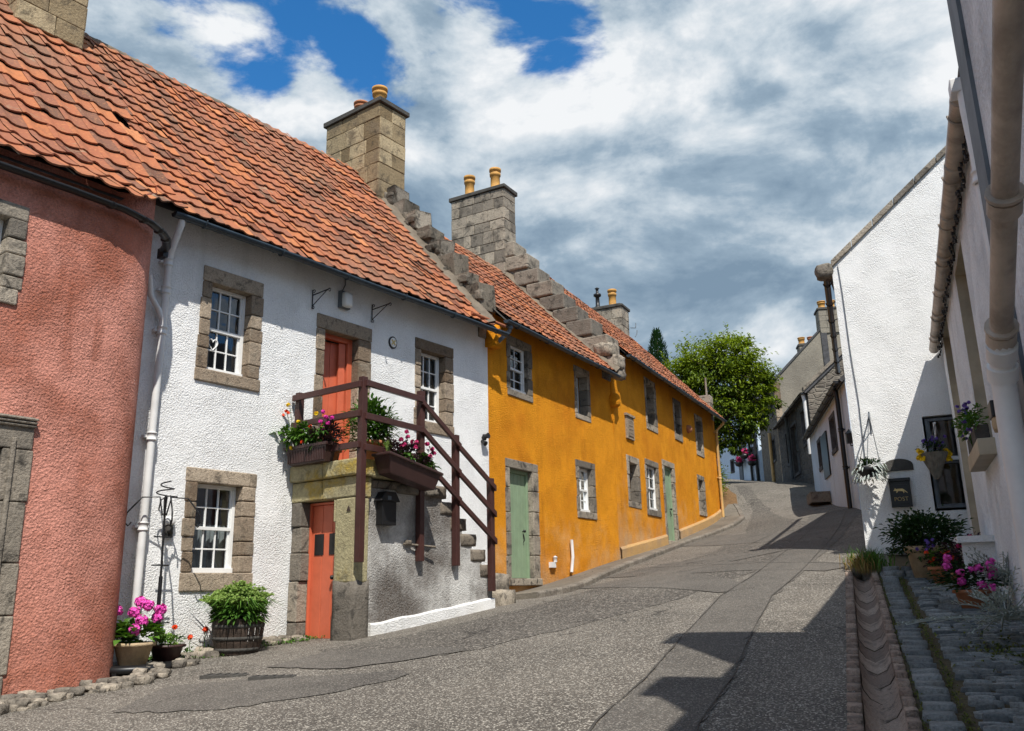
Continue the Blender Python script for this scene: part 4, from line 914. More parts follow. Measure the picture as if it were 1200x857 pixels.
mb = MB(O1); mb.rock((5.42, -.06, 5.75), (.13, .13, .16), .5, 4, .05, 0, .7); mb.tube([(5.44, .0, 5.65), (5.44, .01, 5.0)], [.07, .02], 8); mb.tube([(5.43, .02, 6.3), (5.43, .02, 5.8)], .07, 8); mb.build('corbel', M['orange'], T)
mb = MB(O1); vs = []
for k in range(24):
    s_ = 4.3 * k / 23; b, z = surf_o1(4.9, s_); vs += [(4.84 + .015 * sin(k * 2.1), b - .02, z + .03), (4.93, b - .08, z + .13), (4.96, b, z + .12)]
mb.add(vs, [(i * 3 + j, (i + 1) * 3 + j, (i + 1) * 3 + j + 1, i * 3 + j + 1) for i in range(23) for j in range(2)], .5, 0, True); mb.build('cement_fillet', M['cement'], T)
chimney(T, O1, 4.85, 5.42, 2.45, 4.05, 9.2, 11.55, [(5.12, 2.85, 1.25, 1.35, 'pot_clay'), (5.12, 3.65, 1.25, 1.35, 'pot_clay')], n=8, mat='stone_dark')
chimney(T, O2, 9.1, 9.85, 2.75, 3.95, 9.2, 11.2, [(9.5, 3.2, 1.35, 1.5, 'pot_clay')], n=6, mat='stone_dark', cap=.09)
mb = MB(O2); mb.lathe((9.45, 3.75, 11.3), [(.16, 0), (.17, .1), (.08, .16), (.07, .5), (.14, .55), (.14, .62), (.05, .66), (.05, .8), (.09, .84), (.0, .9)], 14); mb.build('chimney_pot', M['black'], T)
mb = MB(O2); mb.tube([(9.9, 2.7, 10.6), (10.15, 2.6, 10.65), (10.2, 2.6, 10.85)], .015, 6); mb.tube([(10.1, 2.62, 10.3), (10.25, 2.6, 10.45), (10.3, 2.6, 10.6)], .015, 6); mb.build('aerial', M['lead'], T)
mb = MB(O2); ashlar_stack(mb, 9.55, 9.95, .0, .5, 6.9, 7.75, 3); mb.tube([(9.6, .1, 7.75), (9.6, .1, 8.35)], .035, 8); mb.build('skew_pier', M['stone_dark'], T, bevel=.01)
mb = MB(O2); mb.box((.82, -.04, 5.02), (1.36, .03, 5.58), .7, 0, .004); mb.box((.9, -.055, 5.08), (1.28, -.03, 5.48), .4); mb.box((.78, -.07, 5.56), (1.4, .03, 5.62), .6)
for z in (5.16, 5.25, 5.34): mb.box((.94, -.062, z), (1.24, -.05, z + .03), .8)
mb.build('carved_panel', M['stone'], T, bevel=.008)
mb = MB(O2); mb.lathe((6.45, -.02, 6.1), [(0, -.13), (.1, -.09), (.13, 0), (.1, .09), (0, .13)], 14); u_, b_ = 6.45, -.02; mb.build('round_plaque', M['pot_red'], T)

# ------------------------------------------------------------------ near right house (in shade)
T = thing('house', R1.w(10, 1, 1.5), 'pale roughcast house with brown gutter on the near right', 'house')
wo = (9.3, 10.5, 2.9, 4.98); dor = (12.55, 13.85, 1.6, 5.12)
mb = MB(R1); wall_front(mb, 4.75, 14.35, .3, 5.3, [wo, dor], th=.3); shell(mb, 4.75, 14.35, .3, 5.3, 7.9, 5.4, 2.7); mb.build('wall', M['grey_harl'], T, recalc=False)
for o in (wo, dor):
    mb = MB(R1); 
    for x in (o[0], o[1] - .004): mb.box((x - .0 if x == o[0] else x - .016, .0 + .004, o[2]), (x + .02 if x == o[0] else x + .004, .24, o[3]))
    mb.box((o[0] + .02, .004, o[3] - .02), (o[1] - .02, .24, o[3] - .001)); mb.build('margin', M['beige'], T)
sash(T, R1, wo[0] + .02, wo[1] - .02, wo[2] + .02, wo[3] - .02, dep=.2, cols=2); plank_door(T, R1, dor[0] + .02, dor[1] - .02, dor[2], dor[3] - .7, .2, 'wpaint')
mb = MB(R1); mb.box((dor[0] + .02, .22, dor[3] - .7), (dor[1] - .02, .26, dor[3] - .02)); mb.build('fanlight', M['lead'], T)
mb = MB(R1); mb.box((9.15, -.15, 2.74), (10.6, .2, 2.90)); mb.build('window_sill', M['beige'], T, bevel=.008)
half_gutter(T, R1, 6.5, 14.5, -.1, 5.12, .075, 'brownpipe', brk=True)
for k in range(7): mb = MB(R1); u = 6.6 + k * 1.15; mb.tube([(u, -.1, 5.10), (u + .08, -.1, 5.10)], .082, 12); mb.build('gutter_joint', M['brownpipe'], T)
mb = MB(R1); mb.box((6.35, -.19, 5.03), (6.50, -.01, 5.14)); mb.build('gutter_end', M['whitepipe'], T, bevel=.01)
downpipe(T, R1, [(6.4, -.1, 5.1), (6.4, -.1, 4.9), (6.3, -.1, 4.5), (6.25, -.1, 1.0)], .05, 'whitepipe', [(6.27, -.1, 4.3), (6.25, -.1, 2.4)])
mb = MB(R1); n = 90; mb.tube([(6.8 + 7.6 * k / n, -.045 + .02 * sin(k * 1.1), 5.0 + .03 * sin(k * .83)) for k in range(n + 1)], .007, 5)
for k in range(0, n, 1): mb.rock((6.8 + 7.6 * k / n, -.06 + .02 * sin(k * 1.1), 4.97 + .03 * sin(k * .83)), (.014, .014, .02), .8, 1)
mb.build('string_lights', M['black'], T)
mb = MB(R1); mb.add([(4.7, -.12, 5.2), (14.4, -.12, 5.2), (14.4, 2.7, 8.0), (4.7, 2.7, 8.0), (4.7, 5.6, 5.2), (14.4, 5.6, 5.2)], [(0, 1, 2, 3), (3, 2, 5, 4)]); o = mb.build('roof', M['slate'], T); md = o.modifiers.new('s', 'SOLIDIFY'); md.thickness = .08
mb = MB(R1); mb.box((10.9, -.32, 1.2), (12.3, .02, 2.0)); mb.box((10.8, -.36, 2.0), (12.4, .02, 2.07)); mb.build('white_ledge', M['white_clean'], T)

T = thing('house', RB.w(2, 1, .5), 'tall white house at the right edge nearest us, with brown waste pipe', 'house')
mb = MB(RB); wall_front(mb, -5, 4.68, -.6, 5.35, [], th=.3); mb.add([(4.68, 0, -.6), (4.68, 5, -.6), (4.68, 5, 5.35), (4.68, 0, 5.35)], [(0, 1, 2, 3)]); mb.add([(-5, 0, -.6), (-5, 5, -.6), (-5, 5, 5.35), (-5, 2.5, 7.7), (-5, 0, 5.35)], [(0, 1, 2, 3, 4)]); mb.add([(-5, 5, -.6), (4.68, 5, -.6), (4.68, 5, 5.35), (-5, 5, 5.35)], [(0, 1, 2, 3)]); mb.add([(4.68, 0, 5.35), (4.68, 5, 5.35), (4.68, 2.5, 7.7)], [(0, 1, 2)]); mb.build('wall', M['grey_harl'], T, recalc=False)
mb = MB(RB); mb.box((4.38, -.02, .2), (4.70, .08, 5.33)); mb.build('corner_margin', M['lead'], T); 
mb = MB(RB); mb.add([(-5.1, -.12, 5.25), (4.75, -.12, 5.25), (4.75, 2.5, 7.75), (-5.1, 2.5, 7.75), (-5.1, 5.2, 5.25), (4.75, 5.2, 5.25)], [(0, 1, 2, 3), (3, 2, 5, 4)]); o = mb.build('roof', M['slate'], T); md = o.modifiers.new('s', 'SOLIDIFY'); md.thickness = .08
chimney(T, RB, 4.3, 4.69, .22, 1.8, 5.0, 7.82, [(4.48, .9, 1.2, .4, 'pot_clay')], n=7)
chimney(T, RB, 2.85, 3.3, .22, 1.5, 5.0, 6.85, [], n=6)
mb = MB(RB); mb.tube([(.6, -.1, 4.28), (2.65, -.1, 3.35), (4.2, -.1, 2.62)], .047, 14); 
for t in (.0, .62, 1.0): u = 2.35 + (4.2 - 2.35) * t; z = 3.485 + (2.62 - 3.485) * t; d = Vector((-.91, 0, .42)); mb.tube([(u + d.x * .07, -.1, z + d.z * .07), (u - d.x * .0, -.1, z)], .062, 14); mb.tube([(u + d.x * .1, -.1, z + d.z * .1), (u + d.x * .085, -.1, z + d.z * .085)], .068, 14)
mb.build('waste_pipe', M['brownpipe'], T)
mb = MB(RB); mb.tube([(4.18, -.1, 2.62), (4.34, -.1, 2.5), (4.38, -.1, 2.3), (4.38, -.1, .8)], .052, 14); mb.tube([(4.2, -.1, 2.6), (4.27, -.1, 2.56)], .064, 14); mb.tube([(4.3, -.1, 2.53), (4.35, -.1, 2.48)], .064, 14); mb.build('downpipe', M['whitepipe'], T)
mb = MB(RB); 
for k in range(3): mb.tube([(4.6 + .03 * k + .03 * sin(i * 1.3 + k), -.05 + .015 * cos(i + k), 2.75 - i * .16) for i in range(9)], .008, 5)
mb.build('cable', M['black'], T)

# ------------------------------------------------------------------ sunlit gable
T = thing('house', G2.w(3, 2, 1.9), 'white gable-ended house catching the sun, with black post box', 'house')
EAV = 6.76; SL = .845
gzf = lambda u: EAV + SL * (u if u < 3.2 else 6.4 - u)
go, gi = (1.04, 2.0, 2.62, 4.08), (1.07, 1.95, 2.66, 4.05)
mb = MB(G2); wall_front(mb, 0, 3.2, 1.2, gzf, [go]); wall_front(mb, 3.2, 6.4, 1.2, gzf, [])
mb.add([(0, 0, 1.2), (0.3, 7.6, 1.2), (0.3, 7.6, EAV), (0, 0, EAV)], [(0, 1, 2, 3)]); mb.add([(6.4, 0, 1.2), (6.4, 7.6, 1.2), (6.4, 7.6, EAV), (6.4, 0, EAV)], [(0, 1, 2, 3)]); mb.add([(.3, 7.6, 1.2), (6.4, 7.6, 1.2), (6.4, 7.6, EAV), (3.3, 7.6, EAV + 2.7), (.3, 7.6, EAV)], [(0, 1, 2, 3, 4)])
mb.build('wall', M['white_clean'], T, recalc=False)
mb = MB(G2); mb.add([(-.09, .1, EAV - .07), (3.2, .1, EAV + 2.76), (3.3, 7.6, EAV + 2.76), (.2, 7.6, EAV - .07), (6.6, .1, EAV - .1), (6.6, 7.6, EAV - .1)], [(0, 1, 2, 3), (1, 4, 5, 2)]); o = mb.build('roof', M['slate'], T); md = o.modifiers.new('s', 'SOLIDIFY'); md.thickness = .07
mb = MB(G2)
for k in range(9): 
    a, c = k * .36, (k + 1) * .36 - .01; mb.add([(a, -.05, EAV + SL * a - .02), (c, -.05, EAV + SL * c - .02), (c, .28, EAV + SL * c - .02), (a, .28, EAV + SL * a - .02), (a, -.05, EAV + SL * a + .10), (c, -.05, EAV + SL * c + .10), (c, .28, EAV + SL * c + .10), (a, .28, EAV + SL * a + .10)], [(0, 3, 2, 1), (4, 5, 6, 7), (0, 1, 5, 4), (1, 2, 6, 5), (2, 3, 7, 6), (3, 0, 4, 7)], U(0, 1))
mb.build('skew', M['stone_dark'], T, bevel=.012)
mb = MB(G2); mb.rock((-.12, .05, EAV - .06), (.14, .14, .13), .2, 5, .08, 0, .6); mb.build('skewputt', M['stone_dark'], T)
half_gutter(T, G2S, .1, 7.5, -.1, EAV - .12, .055, 'black')
mb = MB(G2); mb.tube([(.10, -.015, EAV + .0), (.12, -.02, 6.3), (.13, -.02, 5.2), (.16, -.02, 4.4), (.15, -.02, 3.5)], .007, 5); mb.build('cable', M['lead'], T)
wn = sash(T, G2, *gi, dep=.06, cols=1, rows=(1, 1), mat='lead', curtain=False); mb = MB(G2); mb.box((gi[0] + .04, .04, 3.38), (gi[1] - .04, .075, 3.44)); mb.build('meeting_rail', M['wpaint'], wn)
mb = MB(G2); mb.box((.0, -.03, 1.2), (.62, .0, 2.6)); 

# ------------------------------------------------------------------ houses up the hill on the right
def far_house(fr, L, z0, ze, zr, br, depth, wallm, label, wins, roofm='slate', chims=(), gable=None, drop=0):
    T = thing('house', fr.w(L / 2, 1, z0 + 1), label, 'house')
    hs = [hole(w, 0) for w in wins]; mb = MB(fr); wall_front(mb, 0, L, z0, ze, hs, th=.3, du=3); mb.build('wall', M[wallm], T, recalc=False)
    mb = MB(fr); shell(mb, 0, L, z0, ze, zr, depth, br); mb.build('gable', M[gable or wallm], T, recalc=False)
    mb = MB(fr); mb.add([(-.06, -.15, ze - .1), (L + .1, -.15, ze - .1), (L + .1, br, zr + .07), (-.06, br, zr + .07), (-.06, depth + .15, ze - .1), (L + .1, depth + .15, ze - .1)], [(0, 1, 2, 3), (3, 2, 5, 4)]); o = mb.build('roof', M[roofm], T); md = o.modifiers.new('s', 'SOLIDIFY'); md.thickness = .1
    half_gutter(T, fr, .0, L, -.2, ze - .12, .07, 'black')
    for w in wins:
        s = MB(fr); e = .09; [s.box(q[0], q[1]) for q in (((w[0] - e, -.02, w[2] - e), (w[0] + .02, .16, w[3] + e)), ((w[1] - .02, -.02, w[2] - e), (w[1] + e, .16, w[3] + e)), ((w[0] + .02, -.02, w[3] - .02), (w[1] - .02, .16, w[3] + e)), ((w[0] + .02, -.05, w[2] - e), (w[1] - .02, .16, w[2] + .02)))]; s.build('window_surround', M['slate'], T)
    for w in wins: sash(T, fr, w[0], w[1], w[2], w[3], dep=.14, cols=2, curtain=False, mat=w[4] if len(w) > 4 else 'wpaint')
    for c in chims: chimney(T, fr, *c)
    return T
def wpx(fr, x0, x1, yt, yb, *m_):
    xm, a = (x0 + x1) / 2, fr.at(x1, (yt + yb) / 2)[0]; c = fr.at(x0, (yt + yb) / 2)[0]; lo, hi = sorted((a, c)); return (lo, hi, fr.at(xm, yb)[1], fr.at(xm, yt)[1]) + m_
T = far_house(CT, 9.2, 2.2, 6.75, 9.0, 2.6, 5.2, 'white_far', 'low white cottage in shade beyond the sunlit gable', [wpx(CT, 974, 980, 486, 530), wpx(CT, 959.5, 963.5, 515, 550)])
a = wpx(CT, 965, 972, 505, 562); mb = MB(CT); mb.box((a[0], -.05, a[2]), (a[1], .02, a[3])); mb.build('door', M['black'], T)
downpipe(T, CT, [(.95, -.12, 6.6), (.95, -.1, 6.3), (.95, -.1, 3.4)], .06, 'black', [(.95, -.1, 5.5), (.95, -.1, 4.5)])
mb = MB(CT); mb.box((5.1, -.6, 4.0), (6.4, -.02, gz(*CT.w(5.8, -.3, 0)[:2]) + .35)); mb.build('step', M['stone_step'], T)
mb = MB(CT); u, z = CT.at(996, 513, -.12); mb.box((u - .08, -.2, z - .14), (u + .08, -.04, z + .1)); mb.lathe((u, -.12, z + .1), [(.12, 0), (.0, .12)], 4); mb.tube([(u, .0, z - .2), (u, -.12, z - .2), (u, -.12, z - .12)], .015); solo(mb, 'wall_lantern', M['black'], CT.w(u, 0, z), 'small black lantern on the shaded cottage wall beyond the sunlit gable', 'lantern')
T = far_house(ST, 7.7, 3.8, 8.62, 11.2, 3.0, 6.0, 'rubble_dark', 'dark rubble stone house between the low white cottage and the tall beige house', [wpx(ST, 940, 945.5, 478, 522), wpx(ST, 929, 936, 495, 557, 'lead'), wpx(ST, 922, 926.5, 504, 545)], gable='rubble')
downpipe(T, ST, [(.2, -.15, 8.5), (.2, -.1, 8.2), (.2, -.1, 6.2)], .07, 'whitepipe'); downpipe(T, ST, [(4.6, -.15, 8.5), (4.6, -.1, 8.2), (4.6, -.1, 5.8)], .06, 'lead')
mb = MB(ST)
mb.prism([(-.15, 8.55), (-.15, 8.7), (3.0, 11.42), (3.0, 11.27)], -.12, .25, 'u', .4)
mb.build('skew', M['stone_dark'], T)
T = far_house(BE, 7.1, 4.5, 10.9, 13.75, 2.9, 6.2, 'rubble', 'tall house with beige rendered gable and chimney near the top of the street', [wpx(BE, 902.5, 905.5, 468, 488), wpx(BE, 906, 909, 513, 541), wpx(BE, 897.5, 900, 480, 500)], gable='beige_wall',
    chims=[(-.05, .75, 2.35, 3.35, 13.0, 14.15, [(.35, 2.6, 1.6, .9, 'pot_clay'), (.35, 3.05, 1.6, .9, 'pot_clay')], 4, 'beige_wall'), (6.3, 7.0, 2.4, 3.4, 13.0, 14.15, [(6.6, 2.6, 1.6, .9, 'pot_clay'), (6.6, 3.1, 1.6, .9, 'pot_red')], 4, 'beige_wall')])
mb = MB(BE); mb.box((-.06, 2.35, 10.0), (.1, 2.62, 13.6)); mb.build('flue_strip', M['slate'], T)
mb = MB(BE)
for k in range(14): mb.box((-.03, -.03, 4.8 + k * .43), (.22 if k % 2 else .34, .25, 5.2 + k * .43), U(0, 1))
mb.build('quoins', M['stone'], T, bevel=.01)
downpipe(T, BE, [(2.6, -.1, 8.8), (2.6, -.1, 6.3)], .08, 'ochrepaint'); 
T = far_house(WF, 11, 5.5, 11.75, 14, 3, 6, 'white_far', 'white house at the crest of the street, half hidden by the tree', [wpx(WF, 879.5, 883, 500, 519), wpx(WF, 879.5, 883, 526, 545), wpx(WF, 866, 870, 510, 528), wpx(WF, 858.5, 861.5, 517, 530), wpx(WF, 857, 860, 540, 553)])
a = wpx(WF, 867, 871, 537, 563); mb = MB(WF); mb.box((a[0], -.05, a[2]), (a[1], .02, a[3])); mb.build('door', M['lead'], T)
downpipe(T, WF, [(.15, -.15, 11.6), (.15, -.1, 6.9)], .09, 'black'); downpipe(T, WF, [(.85, -.15, 11.6), (.85, -.1, 6.9)], .07, 'black')

# ------------------------------------------------------------------ trees
def tree(name, base, trunk_h, lobes, nleaf, size, mat, label, r0=.22):
    T = thing(name, base, label, 'tree'); B = Vector(base)
    tm = MB(); top = B + Vector((.25, .1, trunk_h)); tm.tube([B - Vector((0, 0, .3)), B + Vector((.05, .02, trunk_h * .4)), top], [r0 * 1.3, r0, r0 * .75], 9)
    cm = MB(); tot = sum(r ** 2 for _, r in lobes)
    for c, r in lobes:
        c = Vector(c); mid = top.lerp(c, .5) + Vector((U(-.2, .2), U(-.2, .2), U(-.1, .3))); tm.tube([top, mid, c], [r0 * .5, r0 * .32, .03], 6)
        n = int(nleaf * r * r / tot); ncl = max(6, int(n / 60))
        for q in range(ncl):
            d = Vector((rnd.gauss(0, 1), rnd.gauss(0, 1), rnd.gauss(0, 1) * .9 + .15)).normalized(); rr = r * (U(.35, 1.0) ** .6); cc = c + d * rr
            if q % 3 == 0: tm.tube([c, c.lerp(cc, .6) + Vector((0, 0, U(-.1, .1))), cc + d * .12], [.035, .022, .008], 4)
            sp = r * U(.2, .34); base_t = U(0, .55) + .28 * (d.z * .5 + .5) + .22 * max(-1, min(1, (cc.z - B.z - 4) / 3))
            out = Vector((d.x, d.y, d.z * .4 - .25)).normalized()
            for k in range(int(n / ncl)):
                p = cc + Vector((rnd.gauss(0, .45), rnd.gauss(0, .45), rnd.gauss(0, .26))) * sp * 1.3 + out * U(0, sp * 1.0)
                ld = Vector((rnd.gauss(0, .6), rnd.gauss(0, .6), rnd.gauss(-.2, .4))) + out * .8
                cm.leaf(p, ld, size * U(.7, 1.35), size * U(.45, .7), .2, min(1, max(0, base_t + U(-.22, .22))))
    # loose sprays breaking the outline
    for c, r in lobes:
        for q in range(9):
            d = Vector((rnd.gauss(0, 1), rnd.gauss(0, .6), abs(rnd.gauss(0, .8)) + .1)).normalized(); p = Vector(c) + d * r * .85; e = p + d * U(.2, .75) + Vector((0, 0, U(-.1, .15)))
            tm.tube([p, e], [.014, .006], 4)
            for k in range(26): t = U(0, 1); cm.leaf(p.lerp(e, t) + Vector((U(-.07, .07), U(-.07, .07), U(-.07, .07))), Vector((rnd.gauss(0, 1), rnd.gauss(0, 1), rnd.gauss(0, .6))), size * U(.6, 1.0), size * .5, .2, U(.3, 1))
    tm.build('trunk', M['twig'], T); cm.build('crown', M[mat], T, recalc=False); return T
def pt(px, py, d):
    r = pixray(px, py); h = hypot(r.x, r.y); return (r.x / h * d, r.y / h * d, EYE + r.z / h * d)
L_ = []
for px, py, rp, d in ((842, 438, 44, 36.5), (800, 452, 33, 36.8), (868, 448, 30, 36), (886, 470, 21, 35.7), (850, 488, 36, 36), (838, 515, 20, 35.8), (815, 425, 24, 37), (862, 415, 20, 36.5), (775, 470, 26, 37.5), (820, 490, 34, 37), (895, 448, 12, 35.6), (858, 525, 11, 35.6), (880, 500, 13, 35.4)):
    L_.append((pt(px, py, d), rp / 1000 * d))
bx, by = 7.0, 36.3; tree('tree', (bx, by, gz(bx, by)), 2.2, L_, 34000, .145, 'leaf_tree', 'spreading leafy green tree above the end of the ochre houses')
def conifer():
    x, y, z = pt(769, 388, 41); g0 = gz(x, y); T = thing('conifer', (x, y, g0), 'dark pointed conifer behind the roof of the ochre houses', 'tree'); tm = MB(); tm.tube([(x, y, g0 - .2), (x, y, z - .4)], [.16, .03], 8); tm.build('trunk', M['twig'], T)
    cm = MB()
    for i in range(6500):
        t = U(0, 1) ** .8; r = (.08 + 1.05 * t ** .75) * U(.7, 1.05); a = U(0, 2 * pi); rr = r * (1 + .12 * sin(a * 5 + t * 20)); p = Vector((x + rr * cos(a), y + rr * sin(a), z - t * 5.5 + U(-.08, .08)))
        cm.leaf(p, (cos(a) * .6, sin(a) * .6, 1), U(.12, .22), .06, 0, U(0, 1))
    cm.build('crown', M['leaf_conifer'], T, recalc=False)
conifer()
def shrub(name, c, r, n, size, mat, label, cat='shrub', droop=.3, stems=6, up=.3, group=None):
    c = Vector(c); g0 = c.z - r[2]; T = thing(name, (c.x, c.y, g0), label, cat, group); tm = MB(); cm = MB()
    for k in range(stems): d = Vector((U(-1, 1), U(-1, 1), U(.3, 1))); tm.tube([(c.x + U(-.03, .03), c.y + U(-.03, .03), g0 - .03), (c.x + d.x * r[0] * .6, c.y + d.y * r[1] * .6, c.z + d.z * r[2] * .4)], [.012, .005], 4)
    foliage(cm, c, r, n, size, droop, up); tm.build('stem', M['twig'], T); cm.build('foliage', M[mat], T, recalc=False); return T
def foliage(cm, c, r, n, size, droop=.3, up=.3, mi=0, narrow=.45):
    c = Vector(c); cl = [(Vector((rnd.gauss(0, 1), rnd.gauss(0, 1), rnd.gauss(0, 1))).normalized() * U(.3, .8), U(.1, .9)) for _ in range(max(4, n // 25))]
    for i in range(n):
        o, t = rnd.choice(cl); q = o + Vector((rnd.gauss(0, .18), rnd.gauss(0, .18), rnd.gauss(0, .16))); p = c + Vector((q.x * r[0], q.y * r[1], q.z * r[2]))
        d = Vector((q.x + U(-.5, .5), q.y + U(-.5, .5), q.z * .6 + up + U(-.4, .4))); cm.leaf(p, d, size * U(.6, 1.3), size * narrow, droop, min(1, max(0, t + U(-.25, .25))), mi)
for (x, y, r, lab) in ((7.15, 30.8, (.55, .9, .8), 'low green shrub at the corner of the long ochre house'), (7.25, 33.4, (.7, 1.3, 1.3), 'dark green shrub under the big tree beside the street')):
    shrub('shrub', (x, y, gz(x, y) + r[2] * .8), r, 2600, .1, 'leaf_tree', lab, stems=8)
mb = MB(); pts = [(6.75, 28.3), (6.95, 31), (7.4, 34.5), (7.9, 38.5)]
for i in range(34):
    t = i / 33 * 2.999; k = int(t); a, b = Vector(pts[k]), Vector(pts[k + 1]); p = a.lerp(b, t - k); z = gz(p.x, p.y)
    for q in range(3): mb.rock((p.x - .12 + U(-.05, .05), p.y, z + .1 + q * .2), (.18, .2, .11), U(0, 1), 3, .1)
solo(mb, 'boundary_wall', M['stone_dark'], (7.1, 31, gz(7.1, 31)), 'low rubble wall under the tree beyond the long ochre house', 'wall')
mb = MB(); vs = []
for i in range(13):
    t = i / 12; y = 28.2 + 7 * t; x0 = 6.8 + .1 * i; w = .15 + .5 * sin(pi * min(1, t * 1.1 + .1)) ** .6
    for k in range(6): x = x0 + (w + U(-.08, .08) * (k == 5)) * k / 5; vs.append((x, y, gz(x, y) + (.075 if k < 5 else .028)))
mb.add(vs, [(i * 6 + j, (i + 1) * 6 + j, (i + 1) * 6 + j + 1, i * 6 + j + 1) for i in range(12) for j in range(5)], .5, 0, True); struct(mb.build('verge', M['litter'], recalc=False))

# ------------------------------------------------------------------ fixtures on the white cottage
def bracket(u, z, L, label, mir=1):
    T_ = MB(FW_); T_.tube([(u, -.01, z + .08), (u, -.01, z - .2)], .009, 6); T_.tube([(u, -.01, z), (u, -L, z + .02)], .009, 6); T_.tube([(u, -.01, z - .16), (u, -L * .85, z + .01)], .007, 6)
    for cb, cz, r_ in ((-L, z + .0, .035), (-.04, z + .05, .03), (-.03, z - .19, .03)): T_.tube([(u, cb + r_ * cos(a) * (1 - a / 9), cz + r_ * sin(a) * (1 - a / 9)) for a in [k * .55 for k in range(11)]], .006, 5)
    return solo(T_, 'hanging_bracket', M['black'], FW_.w(u, 0, z), label, 'bracket', 'iron hanging brackets on the white cottage')
bracket(7.47, 5.66, .36, 'scrolled iron bracket left of the bulkhead light over the upper door'); bracket(8.62, 5.74, .39, 'scrolled iron bracket between the bulkhead light and the round plaque')
T = thing('wall_light', FW_.w(8.03, 0, 5.72), 'glass bulkhead light above the open red upper door', 'wall light')
mb = MB(FW_); mb.box((7.94, -.07, 5.60), (8.13, -.0, 5.86)); mb.build('back_box', M['lead'], T, bevel=.01); mb = MB(FW_); mb.rock((8.035, -.1, 5.72), (.075, .05, .11), .5, 4, .01, 0, .25); mb.build('lens', M['wpaint'], T)
mb = MB(FW_); mb.tube([(8.0, -.02, 5.86), (8.06, -.02, 5.98), (8.05, -.02, 6.12)], .007, 5); mb.build('cable', M['black'], T)
T = thing('plaque', FW_.w(9.07, 0, 5.31), 'small round gilt plaque on the white wall left of the upper right window', 'plaque')
def disc(mb, fr, u, z, r, y0, y1, n=24): mb.prism([(u + r * cos(2 * pi * k / n), z + r * 1.15 * sin(2 * pi * k / n)) for k in range(n)], y0, y1, 'b')
mb = MB(FW_); disc(mb, FW_, 9.07, 5.32, .085, -.02, .0); mb.build('rim', M['black'], T)
mb = MB(FW_); disc(mb, FW_, 9.07, 5.32, .066, -.026, -.019); mb.build('field', M['wpaint'], T)
mb = MB(FW_)
for a in (pi / 4, -pi / 4): ca, sa = cos(a), sin(a); mb.prism([(9.07 + x * ca - y * sa, 5.32 + x * sa + y * ca) for x, y in ((-.055, -.012), (.055, -.012), (.055, .012), (-.055, .012))], -.033, -.025 - .001 * a, 'b')
mb.build('saltire', M['gold'], T)
mb = MB(FW_); u, z = FW_.at(565, 513); mb.lathe((u, -.05, z - .0), [(.03, -.05), (.045, 0), (.03, .05)], 10); mb.tube([(u, 0, z), (u, -.14, z + .02)], [.02, .05], 10); mb.tube([(u - .02, 0, z - .06), (u - .03, -.1, z - .12)], [.02, .045], 10); solo(mb, 'security_light', M['black'], FW_.w(u, 0, z), 'small black security light at the right end of the white wall', 'wall light')
# letter box under the landing
FS = Frame(FW_.w(0, -1.1, 0)[:2], 36.5); u0, z0 = FS.at(448, 618)[0], FS.at(448, 618)[1]; z1 = FS.at(448, 588)[1]; zt = FS.at(448, 580)[1]
T = thing('letter_box', FS.w(u0, 0, z0), 'black house-shaped letter box on the dark side wall of the stair', 'letter box')
mb = MB(FS); mb.box((u0 - .12, -.12, z0 + .02), (u0 + .13, -.002, z1)); mb.build('body', M['black'], T, bevel=.008); mb = MB(FS); mb.prism([(u0 - .17, z1 - .005), (u0 + .18, z1 - .005), (u0 + .1, zt + .03), (u0 - .09, zt + .03)], -.14, -.001, 'b'); mb.build('lid', M['black'], T, bevel=.006)
mb = MB(FS); mb.box((u0 - .05, -.145, z1 + .01), (u0 + .01, -.139, z1 + .06)); mb.build('label_plate', M['lead'], T)

# ------------------------------------------------------------------ flowers at the white cottage
def petals(mb, c, r, n, size, t=.5): mb.petal_ball(c, r, n, size, t)
def planter_box(name, fr, u0, u1, b, z, label, tilt, flowers, ribs=True):
    """trough hung on the rail; u0..u1 measured along axis ax"""
    pass
T = thing('planter', FW_.w(7.1, -.6, 3.2), 'ribbed brown trough of yellow and magenta flowers on the end of the stair landing', 'planter')
FE = Frame(FW_.w(7.27, 0, 0)[:2], 126.5)           # along the landing end, u outwards
mb = MB(FE); a, c, lo, hi, b0, b1 = .08, .86, 3.2, 3.43, -.2, -.02
mb.add([(a + .05, b0 + .03, lo), (c - .05, b0 + .03, lo), (c - .05, b1 - .02, lo), (a + .05, b1 - .02, lo), (a, b0, hi), (c, b0, hi), (c, b1, hi), (a, b1, hi)], [(0, 3, 2, 1), (0, 1, 5, 4), (1, 2, 6, 5), (2, 3, 7, 6), (3, 0, 4, 7), (4, 5, 6, 7)])
mb.box((a - .02, b0 - .02, hi - .03), (c + .02, b1 + .01, hi + .005))
for k in range(22): x = a + .06 + k * (c - a - .12) / 21; mb.box((x - .008, b0 + .0, lo + .02), (x + .008, b0 + .035, hi - .05))
mb.build('trough', M['plastic_brown'], T)
def bloom(p, r_, n_, s_, m_, T=T): k = MB(); k.petal_ball(p, r_, n_, s_); k.build('flower', M[m_], T)
cm = MB(); cp = MB()
for k in range(10): p = FE.w(.08 + .07 * k, -.12 + U(-.05, .05), 3.52 + U(0, .1)); foliage(cm, p, (.13, .13, .12), 60, .11, .35, .25, 0, .38)
for k in range(5): p = FE.w(.68 + .06 * k, -.12 + U(-.05, .05), 3.53 + U(0, .08)); foliage(cp, p, (.12, .12, .14), 80, .07, .2, .4)
for (x, z) in ((.33, 3.74), (.68, 3.81), (.12, 4.0), (.22, 3.42)): bloom(FE.w(x, -.22, z), .018, 26, .022, 'yellow')
